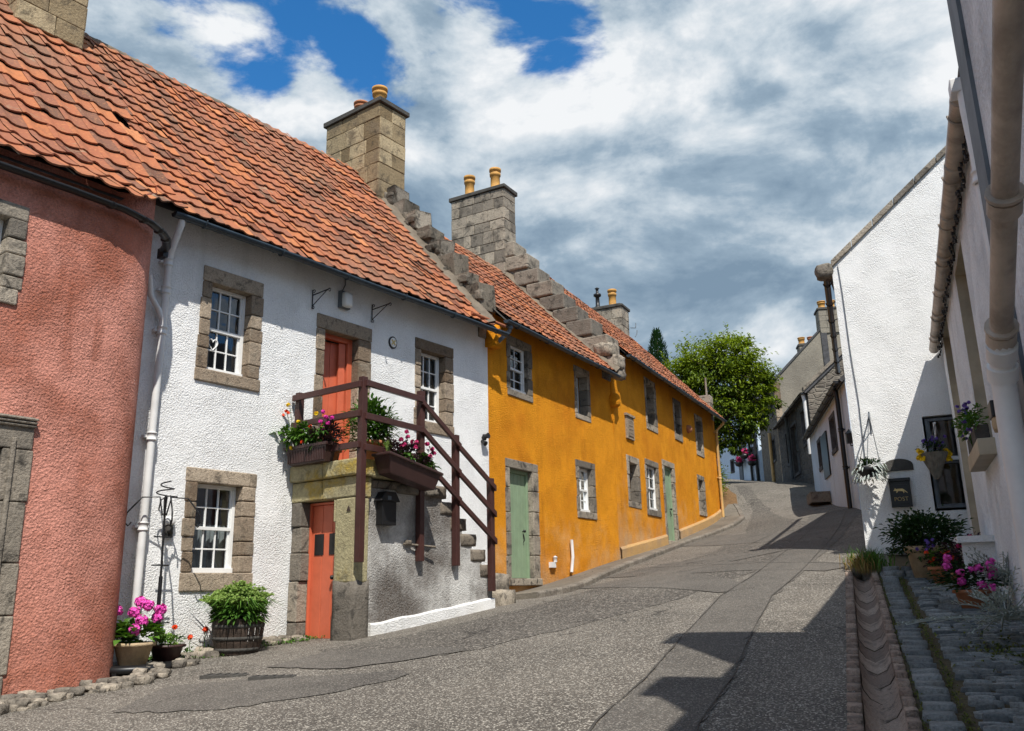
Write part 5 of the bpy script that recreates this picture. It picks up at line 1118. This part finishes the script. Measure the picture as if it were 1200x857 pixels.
for (x, z) in ((.78, 3.82), (.84, 3.74), (.74, 3.7), (.88, 3.66), (.8, 3.6), (.95, 3.72)): bloom(FE.w(x, -.2, z), .02, 22, .02, 'magenta')
for (x, z) in ((.06, 3.93), (.1, 3.9), (.0, 3.88), (.55, 3.66), (.4, 3.48)): bloom(FE.w(x, -.2, z), .014, 14, .02, 'redpet')
for (x, z) in ((.06, 3.93), (.12, 4.0), (.33, 3.74)): cm.tube([FE.w(.15, -.1, 3.45), FE.w(x, -.2, z)], .004, 4, raw=True)
cm.build('foliage', M['leaf'], T, recalc=False); cp.build('dark_foliage', M['leaf_purple'], T, recalc=False)

FT = Frame(FW_.w(0, -1.24, 0)[:2], 36.5)
T = thing('planter', FT.w(8.2, -.1, 3.1), 'plain brown trough of plum flowers hanging askew on the stair rail', 'planter')
mb = MB(); a3 = [FT.at(438, 552, -.12), FT.at(497, 566, -.12)]; 
def q3(u, b, dz): k = (u - 7.74) / .98; return FT.w(7.5 + .92 * k, b, 3.03 - .17 * k + dz * .92)
lo_, hi_ = 0, .25; vs = [q3(7.8, -.27, 0), q3(8.66, -.27, 0), q3(8.66, -.06, 0), q3(7.8, -.06, 0), q3(7.72, -.33, .25), q3(8.74, -.33, .25), q3(8.74, -.03, .25), q3(7.72, -.03, .25)]
mb.add(vs, [(0, 3, 2, 1), (0, 1, 5, 4), (1, 2, 6, 5), (2, 3, 7, 6), (3, 0, 4, 7)], raw=True); vs = [q3(u, b, z) for z in (.225, .265) for u, b in ((7.70, -.35), (8.76, -.35), (8.76, -.015), (7.70, -.015))]
mb.add(vs, [(0, 3, 2, 1), (4, 5, 6, 7), (0, 1, 5, 4), (1, 2, 6, 5), (2, 3, 7, 6), (3, 0, 4, 7)], raw=True); mb.build('trough', M['plastic_brown'], T, bevel=.01)
cp = MB(); cm = MB(); cs = MB()
for k in range(11): u = 7.9 + .075 * k; foliage(cp, q3(u, -.2, .38 + U(-.03, .06)), (.12, .12, .15), 75, .065, .2, .5)
for u in (8.15, 8.5, 8.6): foliage(cm, q3(u, -.24, .36), (.1, .1, .1), 60, .09)
for k in range(120): p = q3(7.78 + U(0, .1), -.2, .3 + U(0, .05)); cs.leaf(p, (U(-.6, .4), U(-.5, .5), 1), .13, .008, .1, U(0, 1))
for (u, z) in ((8.0, .52), (8.1, .66), (8.22, .56), (8.28, .50), (8.06, .47), (8.52, .62), (8.62, .58), (8.58, .46), (8.66, .53), (8.3, .58), (8.13, .6), (8.02, .44)): bloom(q3(u, -.26, z), .022, 22, .022, 'plum', T)
cp.build('dark_foliage', M['leaf_purple'], T, recalc=False); cm.build('foliage', M['leaf'], T, recalc=False); cs.build('feather_foliage', M['leaf_light'], T, recalc=False)

def pot(mb, c, r, h, rim=.02, n=20): mb.lathe(c, [(0, .0), (r * .7, 0), (r * .95, h * .82), (r * .98, h * .83), (r + rim, h * .84), (r + rim, h), (r * .9, h), (r * .86, h * .9), (0, h * .9)], n)
def pot_thing(name, c, r, h, mat, label, cat, leaves, fl=(), group=None):
    T = thing(name, c, label, cat, group); mb = MB(); pot(mb, c, r, h); mb.build('pot', M[mat], T)
    for (m_, nn, rr, size, up, dz, nar) in leaves: k = MB(); foliage(k, (c[0], c[1], c[2] + h + dz), rr, nn, size, .3, up, 0, nar); k.build('foliage', M[m_], T, recalc=False)
    for (m_, spots, br, pn, ps) in fl:
        for s_ in spots: k = MB(); k.petal_ball((c[0] + s_[0], c[1] + s_[1], c[2] + s_[2]), br, pn, ps); k.build('flower', M[m_], T)
    return T
c = FW_.w(7.75, -.95, 3.2); pot_thing('plant_pot', tuple(c), .17, .3, 'pot_red', 'terracotta pot with a bushy green plant on the landing behind the corner post', 'plant pot', [('leaf', 1100, (.34, .34, .36), .13, .4, .22, .3)])
c = FW_.w(7.55, -.4, 3.2); pot_thing('plant_pot', tuple(c), .13, .24, 'pot_red', 'small terracotta pot on the landing in front of the open red door', 'plant pot', [('leaf_dark', 120, (.15, .15, .12), .08, .4, .05, .4)], (), 'flower pots on the stair landing')

# barrel with ice plant
bp = gnd(275, 772); bc = FW_.at(275, 740)
c = (bp.x - .05, bp.y + .22, gz(bp.x, bp.y + .2) + .02)
T = thing('half_barrel', c, 'dark wooden half barrel with a pale green flowering plant under the lower window', 'planter')
mb = MB(); n = 22
for k in range(n):
    a0 = 2 * pi * k / n + .012; a1 = 2 * pi * (k + 1) / n - .012; col = U(0, 1); vs = []
    for z, r in ((0, .225), (.12, .26), (.24, .28), (.38, .285)):
        for a in (a0, a1): vs.append((c[0] + r * cos(a), c[1] + r * sin(a), c[2] + z))
    for z, r in ((.38, .262), (.32, .258)):
        for a in (a0, a1): vs.append((c[0] + r * cos(a), c[1] + r * sin(a), c[2] + z))
    mb.add(vs, [(2 * i, 2 * i + 1, 2 * i + 3, 2 * i + 2) for i in range(5)], col)
mb.build('stave', M['wood_dark'], T, label='dark weathered staves'); mb = MB()
for z, r in ((.05, .242), (.17, .272), (.30, .286)): mb.lathe((c[0], c[1], c[2] + z), [(r - .01, -.018), (r, -.018), (r + .004, .018), (r - .01, .018)], 26)
mb.build('hoop', M['slab'], T); mb = MB(); mb.lathe((c[0], c[1], c[2] + .32), [(0, .01), (.257, 0)], 20); mb.build('soil', M['earth'], T)
cm = MB(); fl = MB(); sm_ = MB()
for k in range(60):
    a = U(0, 2 * pi); r = U(0, 1) ** .6 * .36; h = .36 - r * .4 + U(-.05, .05); bs = Vector((c[0] + cos(a) * r * .5, c[1] + sin(a) * r * .5, c[2] + .32)); tp = Vector((c[0] + cos(a) * r, c[1] + sin(a) * r, c[2] + .36 + h)); sm_.tube([bs, tp], .005, 4)
    for i in range(26): t = U(.1, .98); p = bs.lerp(tp, t); an = U(0, 6.28); cm.leaf(p, (cos(an), sin(an), .5), U(.08, .13), .035, .25, U(.2, 1))
    for i in range(34): p = tp + Vector((rnd.gauss(0, .034), rnd.gauss(0, .034), rnd.gauss(.012, .012))); fl.petal_ball(p, .007, 3, .014, U(.3, 1))
for k in range(900): a = U(0, 6.28); rr = .27 * U(0, 1) ** .5; p = Vector((c[0] + rr * cos(a), c[1] + rr * sin(a), c[2] + .35 + U(0, .16))); cm.leaf(p, (cos(a), sin(a), U(-.2, .8)), U(.08, .14), .04, .3, U(0, .8))
for k in range(70): a = U(-1, 3.5) if k % 2 else U(0, 6.3); p = Vector((c[0] + .25 * cos(a), c[1] + .25 * sin(a), c[2] + .42)); cm.leaf(p, (cos(a), sin(a), .9), U(.3, .5), .012, .5, U(.3, 1))
sm_.build('stem', M['leaf_light'], T); cm.build('foliage', M['leaf'], T, recalc=False); fl.build('flower', M['leaf_light'], T, recalc=False)

# pots by the downpipe
def stand_at(px, py, dz=0): q = gnd(px, py); return Vector((q.x, q.y, q.z + dz))
b0 = FW_.w(5.02, -.42, 0); g0 = gz(b0.x, b0.y)
mb = MB(); mb.lathe((b0.x, b0.y, g0 + .02), [(0, 0), (.42, 0), (.43, .05), (.38, .07), (0, .07)], 24); 
for k in range(12): a = k * .5236; mb.box((b0.x + .4 * cos(a) - .02, b0.y + .4 * sin(a) - .02, g0 - .02), (b0.x + .4 * cos(a) + .02, b0.y + .4 * sin(a) + .02, g0 + .03))
solo(mb, 'cast_iron_tray', M['black'], (b0.x, b0.y, g0), 'black cast iron plant tray at the foot of the white downpipe', 'plant stand')
p1 = FW_.w(4.93, -.55, 0); c = (p1.x, p1.y, g0 + .09)
pot_thing('plant_pot', c, .19, .21, 'stonepot', 'pale stone bowl of bright pink geraniums against the pink corner', 'plant pot', [('leaf', 260, (.24, .24, .16), .1, .3, .08, .8)],
    [('pinkpet', [(-.16, -.1, .52), (.0, -.05, .5), (.12, -.02, .56), (.18, .08, .44), (.02, .02, .60), (-.17, -.1, .3), (.1, -.1, .42), (.05, -.12, .33), (.2, .1, .52)], .05, 90, .024)])
p2 = FW_.w(5.38, -.42, 0); c = (p2.x, p2.y, g0 + .08)
pot_thing('plant_pot', c, .17, .17, 'plastic_brown', 'brown glazed bowl with an orange marigold beside the pink geraniums', 'plant pot', [('leaf', 260, (.2, .2, .1), .06, .5, .04, .4), ('leaf_light', 90, (.16, .16, .08), .06, .5, .05, .4)], [('redpet', [(.06, .02, .34)], .02, 22, .02)])
# tall iron stand with arms and scroll
p3 = FW_.w(5.3, -.33, 0); T = thing('plant_stand', (p3.x, p3.y, g0), 'tall black iron basket stand with curled arms in front of the white downpipe', 'plant stand')
mb = MB(); P0 = Vector((p3.x, p3.y, g0)); top = FW_.w(5.3, -.3, 2.68); mb.tube([P0, Vector((p3.x, p3.y, g0 + .95))], .022, 8); mb.tube([Vector((p3.x, p3.y, g0 + .4)), Vector((p3.x, p3.y, g0 + .55))], .04, 8); mb.tube([Vector((p3.x, p3.y, g0 + .9)), top], .013, 8); mb.build('pole', M['black'], T)
for a in (200, 20, 110, 290):
    aa = radians(a); d = FW_.d * cos(aa) + (-FW_.n) * sin(aa); d = Vector((d.x, d.y, 0)); mb = MB(); b_ = top - Vector((0, 0, .22)); mb.tube([b_ + d * .02, b_ + Vector((0, 0, .2)) + d * .06, b_ + Vector((0, 0, .19)) + d * .24, b_ + d * .38 + Vector((0, 0, .02)), b_ + d * .40 - Vector((0, 0, .08)), b_ + d * .36 - Vector((0, 0, .12)), b_ + d * .33 - Vector((0, 0, .08))], .009, 6); mb.build('arm', M['black'], T)
mb = MB(); mb.tube([top + Vector((.12 * cos(k * .5) * (1 - k / 40), .12 * sin(k * .5) * (1 - k / 40), -.02 + k * .007)) for k in range(26)], .008, 6)
for z, r_ in ((-.45, .1), (-.75, .1), (-1.35, .16)): d = Vector((FW_.d.x, FW_.d.y, 0)); mb.tube([top + Vector((0, 0, z)) - d * r_, top + Vector((0, 0, z)) + d * r_], .008, 5)
mb.build('scroll', M['black'], T)
u, z = FW_.at(196, 617); T = thing('wall_ornament', FW_.w(u, 0, z), 'small white and brown figurine fixed to the white wall beside the iron stand', 'ornament')
mb = MB(FW_); mb.rock((u, -.04, z + .06), (.06, .04, .05), .5, 4, .08, 0, .7); mb.build('head', M['wpaint'], T); mb = MB(FW_); mb.rock((u, -.04, z - .03), (.04, .03, .05), .5, 3, .15, 0, .6); mb.rock((u - .04, -.03, z - .09), (.02, .02, .04)); mb.rock((u + .03, -.03, z - .09), (.02, .02, .04)); mb.build('body', M['slab'], T)
# rubble edging and weeds at the wall foot
mb = MB(); F0 = FW_
for i in range(300):
    u = U(3.2, 7.35); top_b = -.0 if u > 4.9 else -.9; w = .5 if u < 6.6 else .35; b = top_b - U(.0, w) * (1 if u > 5.6 else 1.0) - (.35 if 4.9 < u < 5.5 else 0) ; s_ = U(.025, .07); p = FW_.w(u, b, 0); mb.rock((p.x, p.y, gz(p.x, p.y) + .03 + U(-.01, .03)), (s_, s_ * U(.6, 1), s_ * U(.45, .8)), U(0, 1), 3, .16, 0, .4)
o = mb.build('rubble_edging', M['stone_dark'], None); o['kind'] = 'structure'
mb = MB()
for i in range(2600):
    u = rnd.choice([U(4.9, 6.2), U(5.3, 5.9), U(6.3, 7.4), U(6.9, 7.5)]); b = -abs(rnd.gauss(0, .2)) - .02; b += .12 * noise.noise(Vector((u * 4, 0, 0))); b = min(b, -.02); p = FW_.w(u, b, 0); z = gz(p.x, p.y) + .03; a = U(0, 6.28); mb.leaf((p.x, p.y, z), (cos(a), sin(a), U(.3, 1.6)), U(.04, .12) * (1 + noise.noise(Vector((u * 3, 5, 0)))), .016, .4, U(0, 1))
for i in range(700):
    u = U(9.9, 11.6); p = FW_.w(u, -.02 - abs(rnd.gauss(0, .03)), 0); mb.leaf((p.x, p.y, gz(p.x, p.y) + .03), (U(-1, 1), U(-1, 1), U(.5, 1)), .05, .01, .3, U(0, 1))
o = mb.build('weeds', M['leaf'], None, recalc=False); o['kind'] = 'stuff'; o['label'] = 'weeds at the foot of the white cottage wall'
for k, (u, b, z) in enumerate(((5.98, -.2, .30), (5.78, -.22, .24))):
    p = FW_.w(u, b, 0); g1 = gz(p.x, p.y); T = thing('poppy', (p.x, p.y, g1), ('taller' if k == 0 else 'shorter') + ' of the two orange poppies growing left of the wooden barrel', 'flower'); mb = MB(); mb.petal_ball((p.x, p.y, g1 + z), .018, 16, .026); mb.build('flower', M['redpet'], T)
    mb = MB(); mb.tube([(p.x, p.y, g1), (p.x, p.y, g1 + z)], .004, 4); foliage(mb, (p.x, p.y, g1 + .08), (.1, .1, .06), 30, .06); mb.build('stem', M['leaf'], T)

# ------------------------------------------------------------------ right hand side
def text_mesh(txt, size, name, mat, parent, fr, u, b, z, ext=.003):
    cu = bpy.data.curves.new(name, 'FONT'); cu.body = txt; cu.size = size; cu.align_x = 'CENTER'; cu.extrude = ext; to = bpy.data.objects.new('t', cu); COL.objects.link(to)
    dg = bpy.context.evaluated_depsgraph_get(); me = bpy.data.meshes.new_from_object(to.evaluated_get(dg)); bpy.data.objects.remove(to)
    inv = rootmat(parent).inverted(); me.transform(Matrix(((1, 0, 0, 0), (0, 0, 1, 0), (0, 1, 0, 0), (0, 0, 0, 1))))
    for v in me.vertices: v.co = inv @ fr.w(u + v.co.x, b - abs(v.co.y) , z + v.co.z)
    me.materials.clear(); me.materials.append(M[mat]); o = bpy.data.objects.new(name, me); COL.objects.link(o); o.parent = parent; return o
ua, zt = G2.at(1041, 562); ub, zb = G2.at(1070, 594)
T = thing('post_box', G2.w((ua + ub) / 2, 0, zb), 'black metal post box with gold fox on the sunlit gable', 'post box'); pu = (ua + ub) / 2; pw_ = (ub - ua) / 2
mb = MB(G2); mb.box((pu - pw_, -.11, zb), (pu + pw_, -.002, zt - .05)); mb.box((pu - pw_ + .03, -.118, zb + .04), (pu + pw_ - .03, -.109, zt - .1)); mb.build('body', M['black'], T, bevel=.008)
mb = MB(G2); mb.box((pu - pw_ - .01, -.13, zt - .055), (pu + pw_ + .01, -.001, zt)); mb.build('lid', M['black'], T, bevel=.01)
text_mesh('POST', .085, 'lettering', 'gold', T, G2, pu, -.119, zb + .09)
mb = MB(G2); fz = zb + .245; fox = [(-.105, .0), (-.085, .022), (-.075, .045), (-.062, .028), (-.03, .03), (.035, .03), (.06, .012), (.10, -.03), (.105, -.045), (.07, -.02), (.055, .0), (.06, -.03), (.045, -.045), (.035, -.01), (-.03, -.004), (-.05, -.03), (-.065, -.035), (-.055, -.005), (-.075, .0)]
mb.prism([(pu + x * .95, fz + y * .95) for x, y in fox], -.124, -.118, 'b'); mb.build('fox_emblem', M['gold'], T)
ua, zb = G2.at(1036, 553); ub, _ = G2.at(1071, 552); zt = G2.at(1053, 538)[1]; um = (ua + ub) / 2; w = (ub - ua) / 2; hh = zt - zb
mb = MB(G2); mb.prism([(ua, zb), (ub, zb), (ub, zb + hh * .45)] + [(um + w * cos(a), zb + hh * .45 + hh * .55 * sin(a)) for a in [pi * k / 12 for k in range(1, 12)]] + [(ua, zb + hh * .45)], -.03, -.001, 'b'); solo(mb, 'house_sign', M['slab'], G2.w(um, 0, zb), 'arched black slate name plate above the post box', 'sign', bevel=.004)
def basket(c, r, label, kind='round'):
    T = thing('hanging_basket', c, label, 'hanging basket'); c = Vector(c); mb = MB()
    if kind == 'round':
        mb.lathe(c, [(0, -r * .8), (r * .5, -r * .7), (r * .85, -r * .35), (r, 0), (r * .9, 0), (0, -.02)], 16); mb.build('basket', M['black'], T)
        k = MB()
        for i in range(130): a = U(0, 6.28); rr = r * U(.7, 1.1); k.leaf(c + Vector((rr * cos(a), rr * sin(a), U(-.18, .06))), (cos(a), sin(a), -.8), .09, .03, .3, U(0, 1))
        k.build('trailing_foliage', M['leaf_silver'], T, recalc=False); k = MB(); foliage(k, c + Vector((0, 0, .06)), (r, r, .08), 260, .06, .3, .5); k.build('foliage', M['leaf_dark'], T, recalc=False)
    else:
        n = 28; prof = [(.02, -r * 2.0), (.03, -r * 1.95), (r, 0), (r * 1.05, .01), (r * .9, 0)]; mb.lathe(c, prof, n)
        for k in range(n): a = 2 * pi * k / n; mb.tube([c + Vector((.03 * cos(a), .03 * sin(a), -r * 1.95)), c + Vector((r * cos(a), r * sin(a), 0))], .006, 4)
        mb.build('cone', M['cone'], T); k = MB(); foliage(k, c + Vector((0, 0, .08)), (r * 1.1, r * 1.1, .14), 260, .06, .3, .5); k.build('foliage', M['leaf_dark'], T, recalc=False)
        k = MB(); 
        for i in range(24): a = U(0, 6.28); rr = r * U(.1, 1); k.petal_ball(c + Vector((rr * cos(a), rr * sin(a), U(.1, .26))), .012, 9, .022)
        k.build('flower', M['violet'], T)
        for sgn in (-1, 1):
            k = MB()
            for i in range(18): k.petal_ball(c + Vector((sgn * r * U(.85, 1.25), U(-.07, .07), U(-.1, .06))), .015, 7, .026)
            k.build('flower', M['yellow'], T)
    return T
u, z = G2.at(1058, 549); 
# brackets hold the baskets clear of the gable
c1 = G2.w(*(lambda q: (q[0], -.32, q[1]))(G2.at(1018, 548, -.32))); T = basket(tuple(c1), .2, 'dark round hanging basket trailing pale leaves at the left corner of the sunlit gable')
ch_ = MB(); hook = G2.w(G2.at(1018, 486, -.32)[0], -.32, G2.at(1018, 486, -.32)[1])
for a in (0, 2.1, 4.2): ch_.tube([Vector(c1) + Vector((.19 * cos(a), .19 * sin(a), 0)), hook], .006, 4)
ch_.build('chain', M['lead'], T)
mb = MB(G2); uh = G2.at(1018, 486, -.32)[0]; zh = hook.z; mb.tube([(uh, -.0, zh), (uh, -.36, zh), (uh, -.36, zh - .08)], .011, 6); mb.tube([(uh, -.01, zh + .1), (uh, -.01, zh - .25)], .011, 6); mb.tube([(uh, -.01, zh - .2), (uh, -.25, zh)], .008, 5); solo(mb, 'hanging_bracket', M['lead'], G2.w(uh, 0, zh), 'plain grey bracket on the sunlit gable holding the round basket', 'bracket')
q = G2.at(1094, 532, -.45); c2 = G2.w(q[0], -.45, q[1]); T = basket(tuple(c2), .19, 'cane cone hanging basket with violet and yellow flowers before the gable window', 'cone')
q2 = G2.at(1100, 497, -.45); hk = G2.w(q2[0] - .05, -.45, q2[1]); ch_ = MB()
for a in (0, 2.1, 4.2): ch_.tube([Vector(c2) + Vector((.18 * cos(a), .18 * sin(a), 0)), hk], .004, 4)
ch_.build('chain', M['lead'], T)
mb = MB(G2); uu, zz = q2[0] - .05, q2[1]; mb.tube([(uu, .0, zz + .02), (uu, -.47, zz + .02)], .012, 6); pts = [(uu + .0, -.05 - .4 * t, zz + .0 - .16 * (1 - t) + .05 * sin(t * 9)) for t in [k / 12 for k in range(13)]]; mb.tube(pts, .009, 6); mb.tube([(uu, -.01, zz + .1), (uu, -.01, zz - .25)], .01, 6); solo(mb, 'hanging_bracket', M['whitepipe'], G2.w(uu, 0, zz), 'white scrolled bracket above the gable window holding the cone basket', 'bracket')

def path_pt(px, py, dz=0): q = gnd(px, py); return (q.x, q.y, q.z + dz)
# big shrub in a pale pot
c = path_pt(1090, 681); pot_thing('plant_pot', c, .23, .42, 'stonepot', 'large pale pot with a wide dark green shrub under the gable window', 'plant pot', [('leaf_dark', 2400, (.46, .4, .30), .075, .35, .16, .5)])
c = path_pt(1110, 689); pot_thing('plant_pot', c, .16, .24, 'pot_red', 'terracotta pot of orange-red pelargoniums beside the pale pot', 'plant pot', [('leaf', 380, (.26, .24, .16), .06, .4, .1, .6), ('leaf_purple', 160, (.3, .24, .2), .05, .4, .15, .6)],
    [('redpet', [(U(-.26, .12), U(-.24, .05), U(.28, .44)) for _ in range(16)], .02, 14, .02), ('violet', [(U(-.3, -.05), U(-.1, .1), U(.42, .55)) for _ in range(7)], .014, 10, .018)])
c = path_pt(1128, 700); c = (c[0] + .25, c[1] + .35, c[2]); pot_thing('plant_pot', c, .18, .26, 'pot_red', 'pot of dark crimson flowers between the orange-red pot and the house wall', 'plant pot', [('leaf_purple', 500, (.28, .26, .26), .07, .4, .18, .5), ('leaf_dark', 200, (.26, .26, .2), .07, .3, .12, .5)], [('plum', [(U(-.2, .25), U(-.25, .1), U(.5, .66)) for _ in range(12)], .02, 14, .02)])
c = path_pt(1143, 716); pot_thing('plant_pot', c, .16, .2, 'pot_red', 'terracotta pot of bright magenta pelargoniums on the sett paving', 'plant pot', [('leaf_dark', 420, (.3, .24, .17), .06, .3, .1, .8)],
    [('pinkpet', [(-.24, -.05, .42), (-.15, -.12, .36), (-.05, -.15, .38), (.04, -.12, .40), (.14, -.12, .42), (.2, -.05, .36), (-.2, 0, .5), (.22, -.02, .46), (.0, -.2, .24), (.08, -.22, .21), (-.14, -.1, .28), (.16, -.1, .32)], .038, 50, .017)])
def silver(c, label):
    T = thing('silver_plant', c, label, 'plant'); cm = MB(); st_ = MB(); c = Vector(c)
    for k in range(46):
        a = U(0, 6.28); L = U(.25, .62); el = U(.1, 1.1); d = Vector((cos(a) * cos(el), sin(a) * cos(el), sin(el))); 
        if k < 4: d = Vector((-.8 + .1 * k, -.1 + .2 * k, .12)).normalized(); L = .85 - .08 * k
        p = c + Vector((0, 0, .04)); prev = p
        for i in range(7):
            t = (i + 1) / 7; q = c + d * L * t + Vector((0, 0, .04 - .14 * t * t)); st_.tube([prev, q], .005, 4)
            if i > 1:
                for s_ in (-1, 1):
                    sd = Vector((-d.y, d.x, .15)) * s_; ll = U(.06, .1)
                    cm.leaf(q, d * .6 + sd, ll, .018, .15, U(0, 1)); cm.leaf(q + (d * .6 + sd).normalized() * ll * .4, d + sd * .1, ll * .6, .013, .1, U(0, 1)); cm.leaf(q + (d * .6 + sd).normalized() * ll * .5, d * .2 + sd * 1.2, ll * .5, .013, .1, U(0, 1))
            prev = q
    cm.build('foliage', M['leaf_silver'], T, recalc=False); st_.build('stem', M['leaf_silver'], T, recalc=False)
c = path_pt(1192, 766); silver((c[0] + .02, c[1] + .1, c[2] + .2), 'silvery feathery plant sprawling over the setts at the right edge')
c = path_pt(1196, 720); silver((c[0] + .1, c[1] + .3, c[2] + .22), 'upper clump of silvery foliage against the near house wall')
mb = MB()
for i in range(700): p = path_pt(1185, 790) if i == 0 else p; q = (p[0] + .3 + rnd.gauss(0, .16), p[1] + rnd.gauss(.1, .45)); mb.leaf((q[0], q[1], gz(*q) + .02), (U(-1, 1), U(-1, 1), U(.3, 1)), .07, .02, .4, U(0, 1))
o = mb.build('ground_cover', M['moss'], None, recalc=False); o['kind'] = 'stuff'; o['label'] = 'brown-green ground cover at the foot of the near house'
def grass(c, n, L, mat, label, spread=.2):
    mb = MB(); c = Vector(c)
    for i in range(n): a = U(0, 6.28); r = abs(rnd.gauss(0, spread)); p = (c.x + r * cos(a), c.y + r * sin(a) * 1.6); mb.leaf((p[0], p[1], gz(*p) + .01), (rnd.gauss(0, .35), rnd.gauss(0, .35), 1), L * U(.5, 1.2), .012, .25, U(0, 1))
    return solo(mb, 'grass_tuft', M[mat], (c.x, c.y, gz(c.x, c.y)), label, 'grass', recalc=False)
c = path_pt(1022, 672); grass(c, 420, .42, 'leaf', 'tall green grass tuft at the corner of the sunlit gable', .13); c = path_pt(1012, 674); grass(c, 260, .34, 'dry', 'dry straw-coloured grass beside the green tuft at the gable corner', .1)
mb = MB(); 
for i in range(900): k = U(0, 1); p = G2.w(.3 + k * 1.3, -.15 + rnd.gauss(0, .06), 0); mb.leaf((p.x, p.y, gz(p.x, p.y) + .03 + U(0, .1)), (U(-1, 1), U(-1, 1), U(.1, .9)), .06, .03, .3, U(0, 1))
solo(mb, 'ivy', M['leaf_dark'], tuple(G2.w(.9, -.1, 1.8)), 'low dark creeping plant along the foot of the sunlit gable', 'plant', recalc=False)
mb = MB()
for i in range(1500): s_ = U(6, CH_L - .7); q = ch(s_, rnd.choice([.37, .585, .6]) + rnd.gauss(0, .012)); mb.leaf((q.x, q.y, gz(q.x, q.y) + .02), (U(-1, 1), U(-1, 1), U(.2, 1)), .035, .012, .3, U(0, 1))
for i in range(500): s_ = U(6, CH_L - .7); q = ch(s_, U(.7, 1.9)); mb.leaf((q.x, q.y, gz(q.x, q.y) + .015), (U(-1, 1), U(-1, 1), U(.2, .7)), .022, .01, .3, U(0, 1))
o = mb.build('moss', M['moss'], None, recalc=False); o['kind'] = 'stuff'; o['label'] = 'moss between the paving setts'
# window box on the near house sill and black wall lamp
T = thing('window_box', R1.w(9.6, -.1, 2.9), 'dark window box with straggly violet flowers on the beige sill of the near right house', 'window box'); mb = MB(R1); mb.box((9.4, -.14, 2.91), (10.45, -.01, 3.07)); mb.build('trough', M['slab'], T, bevel=.01)
cm = MB(); fl = MB()
for k in range(6): p = R1.w(9.5 + .17 * k, -.12, 3.17); foliage(cm, p, (.14, .14, .16), 60, .07, .3, .3)
for k in range(22): fl.petal_ball(R1.w(U(9.5, 10.4), -.16 + U(-.08, .04), U(3.05, 3.42)), .012, 8, .02)
cm.build('foliage', M['leaf'], T, recalc=False); fl.build('flower', M['violet'], T)
u, z = R1.at(1173, 490, -.1); T = thing('wall_lamp', R1.w(u, 0, z), 'black wall lamp with pale glass on the near right house', 'wall light')
mb = MB(R1); mb.box((u - .1, -.17, z - .0), (u + .1, -.005, z + .13)); mb.build('housing', M['black'], T, bevel=.01); mb = MB(R1); mb.rock((u, -.085, z - .04), (.095, .08, .07), .5, 4, .01, 0, .5); mb.build('glass_shade', M['stonepot'], T)
mb = MB(R1); pts = [(u - .02, -.06, z + .12), (u + .05, -.05, z + .3), (u - .3, -.05, z + .48), (u - .75, -.04, z + .6), (u - 1.1, -.04, z + .62)]; mb.tube(pts, .009, 5); mb.tube([(u - .1, -.05, z), (u - .5, -.04, z - .03), (u - 1.0, -.04, z + .15), (u - 1.2, -.04, z + .7)], .009, 5); mb.build('cable', M['black'], T)
# baskets on the far white house
for (px, py) in ((872, 533), (866, 542), (881, 541)):
    q = WF.at(px, py, -.35); c = WF.w(q[0], -.35, q[1]); c_ = Vector(c); lab = {872: 'middle and highest', 866: 'leftmost', 881: 'rightmost'}[px] + ' of the three flower baskets on the white house at the crest'
    T = thing('hanging_basket', c, lab, 'hanging basket', 'flower baskets on the house at the crest'); mb = MB(); mb.lathe(c, [(0, -.28), (.2, -.2), (.28, 0), (0, 0)], 12); mb.tube([c_, WF.w(q[0], -.35, q[1] + .5), WF.w(q[0], 0, q[1] + .5)], .015, 5, raw=True); mb.build('basket', M['black'], T); k = MB(); foliage(k, c_ + Vector((0, 0, .1)), (.35, .35, .25), 90, .14); k.build('foliage', M['leaf_dark'], T, recalc=False); k = MB()
    k.petal_ball(c_ + Vector((0, -.1, .12)), .22, 110, .06)
    k.build('flower', M['plum'], T)
# rough stone blocks between the stair foot and the green door
mb = MB()
for (u, b, z, r) in ((10.3, -.55, 1.5, (.2, .25, .18)), (10.62, -.3, 1.62, (.2, .3, .22)), (10.35, -.95, 1.42, (.16, .2, .14)), (10.8, -.75, 1.5, (.2, .22, .12)), (11.1, -.25, 1.75, (.16, .22, .2))): mb.rock((u, b, z), r, U(0, 1), 4, .05, 0, .15)
mb.fr = None
mb2 = MB(FW_)
for (u, b, r) in ((10.28, -.45, (.17, .3, .22)), (10.62, -.35, (.17, .33, .26)), (10.45, -.98, (.16, .16, .16)), (10.95, -.22, (.18, .22, .26)), (11.28, -.2, (.16, .2, .3))): p = FW_.w(u, b, 0); mb2.rock((u, b, gz(p.x, p.y) + r[2] * .5), r, U(0, 1), 4, .05, 0, .12)
solo(mb2, 'stone_block', M['stone_dark'], tuple(FW_.w(10.6, -.4, 1.5)), 'rough squared stones between the stair foot and the ochre cottage', 'stones')

mb = MB()
for i in range(14):
    q = ch(CH_L + U(-.12, .35), U(-.02, .4)); mb.rock((q.x, q.y, gz(q.x, q.y) - .02), (U(.06, .11), U(.06, .1), U(.05, .09)), U(0, 1), 3, .12, 0, .4)
for i in range(14):
    q = ch(CH_L + .2 + i * .12, .02 + .02 * i); mb.rock((q.x, q.y, gz(q.x, q.y) + .02), (.07, .08, .06), U(0, 1), 3, .1, 0, .25)
mb.build('edging_stones', M['kerb'], None)['kind'] = 'structure'
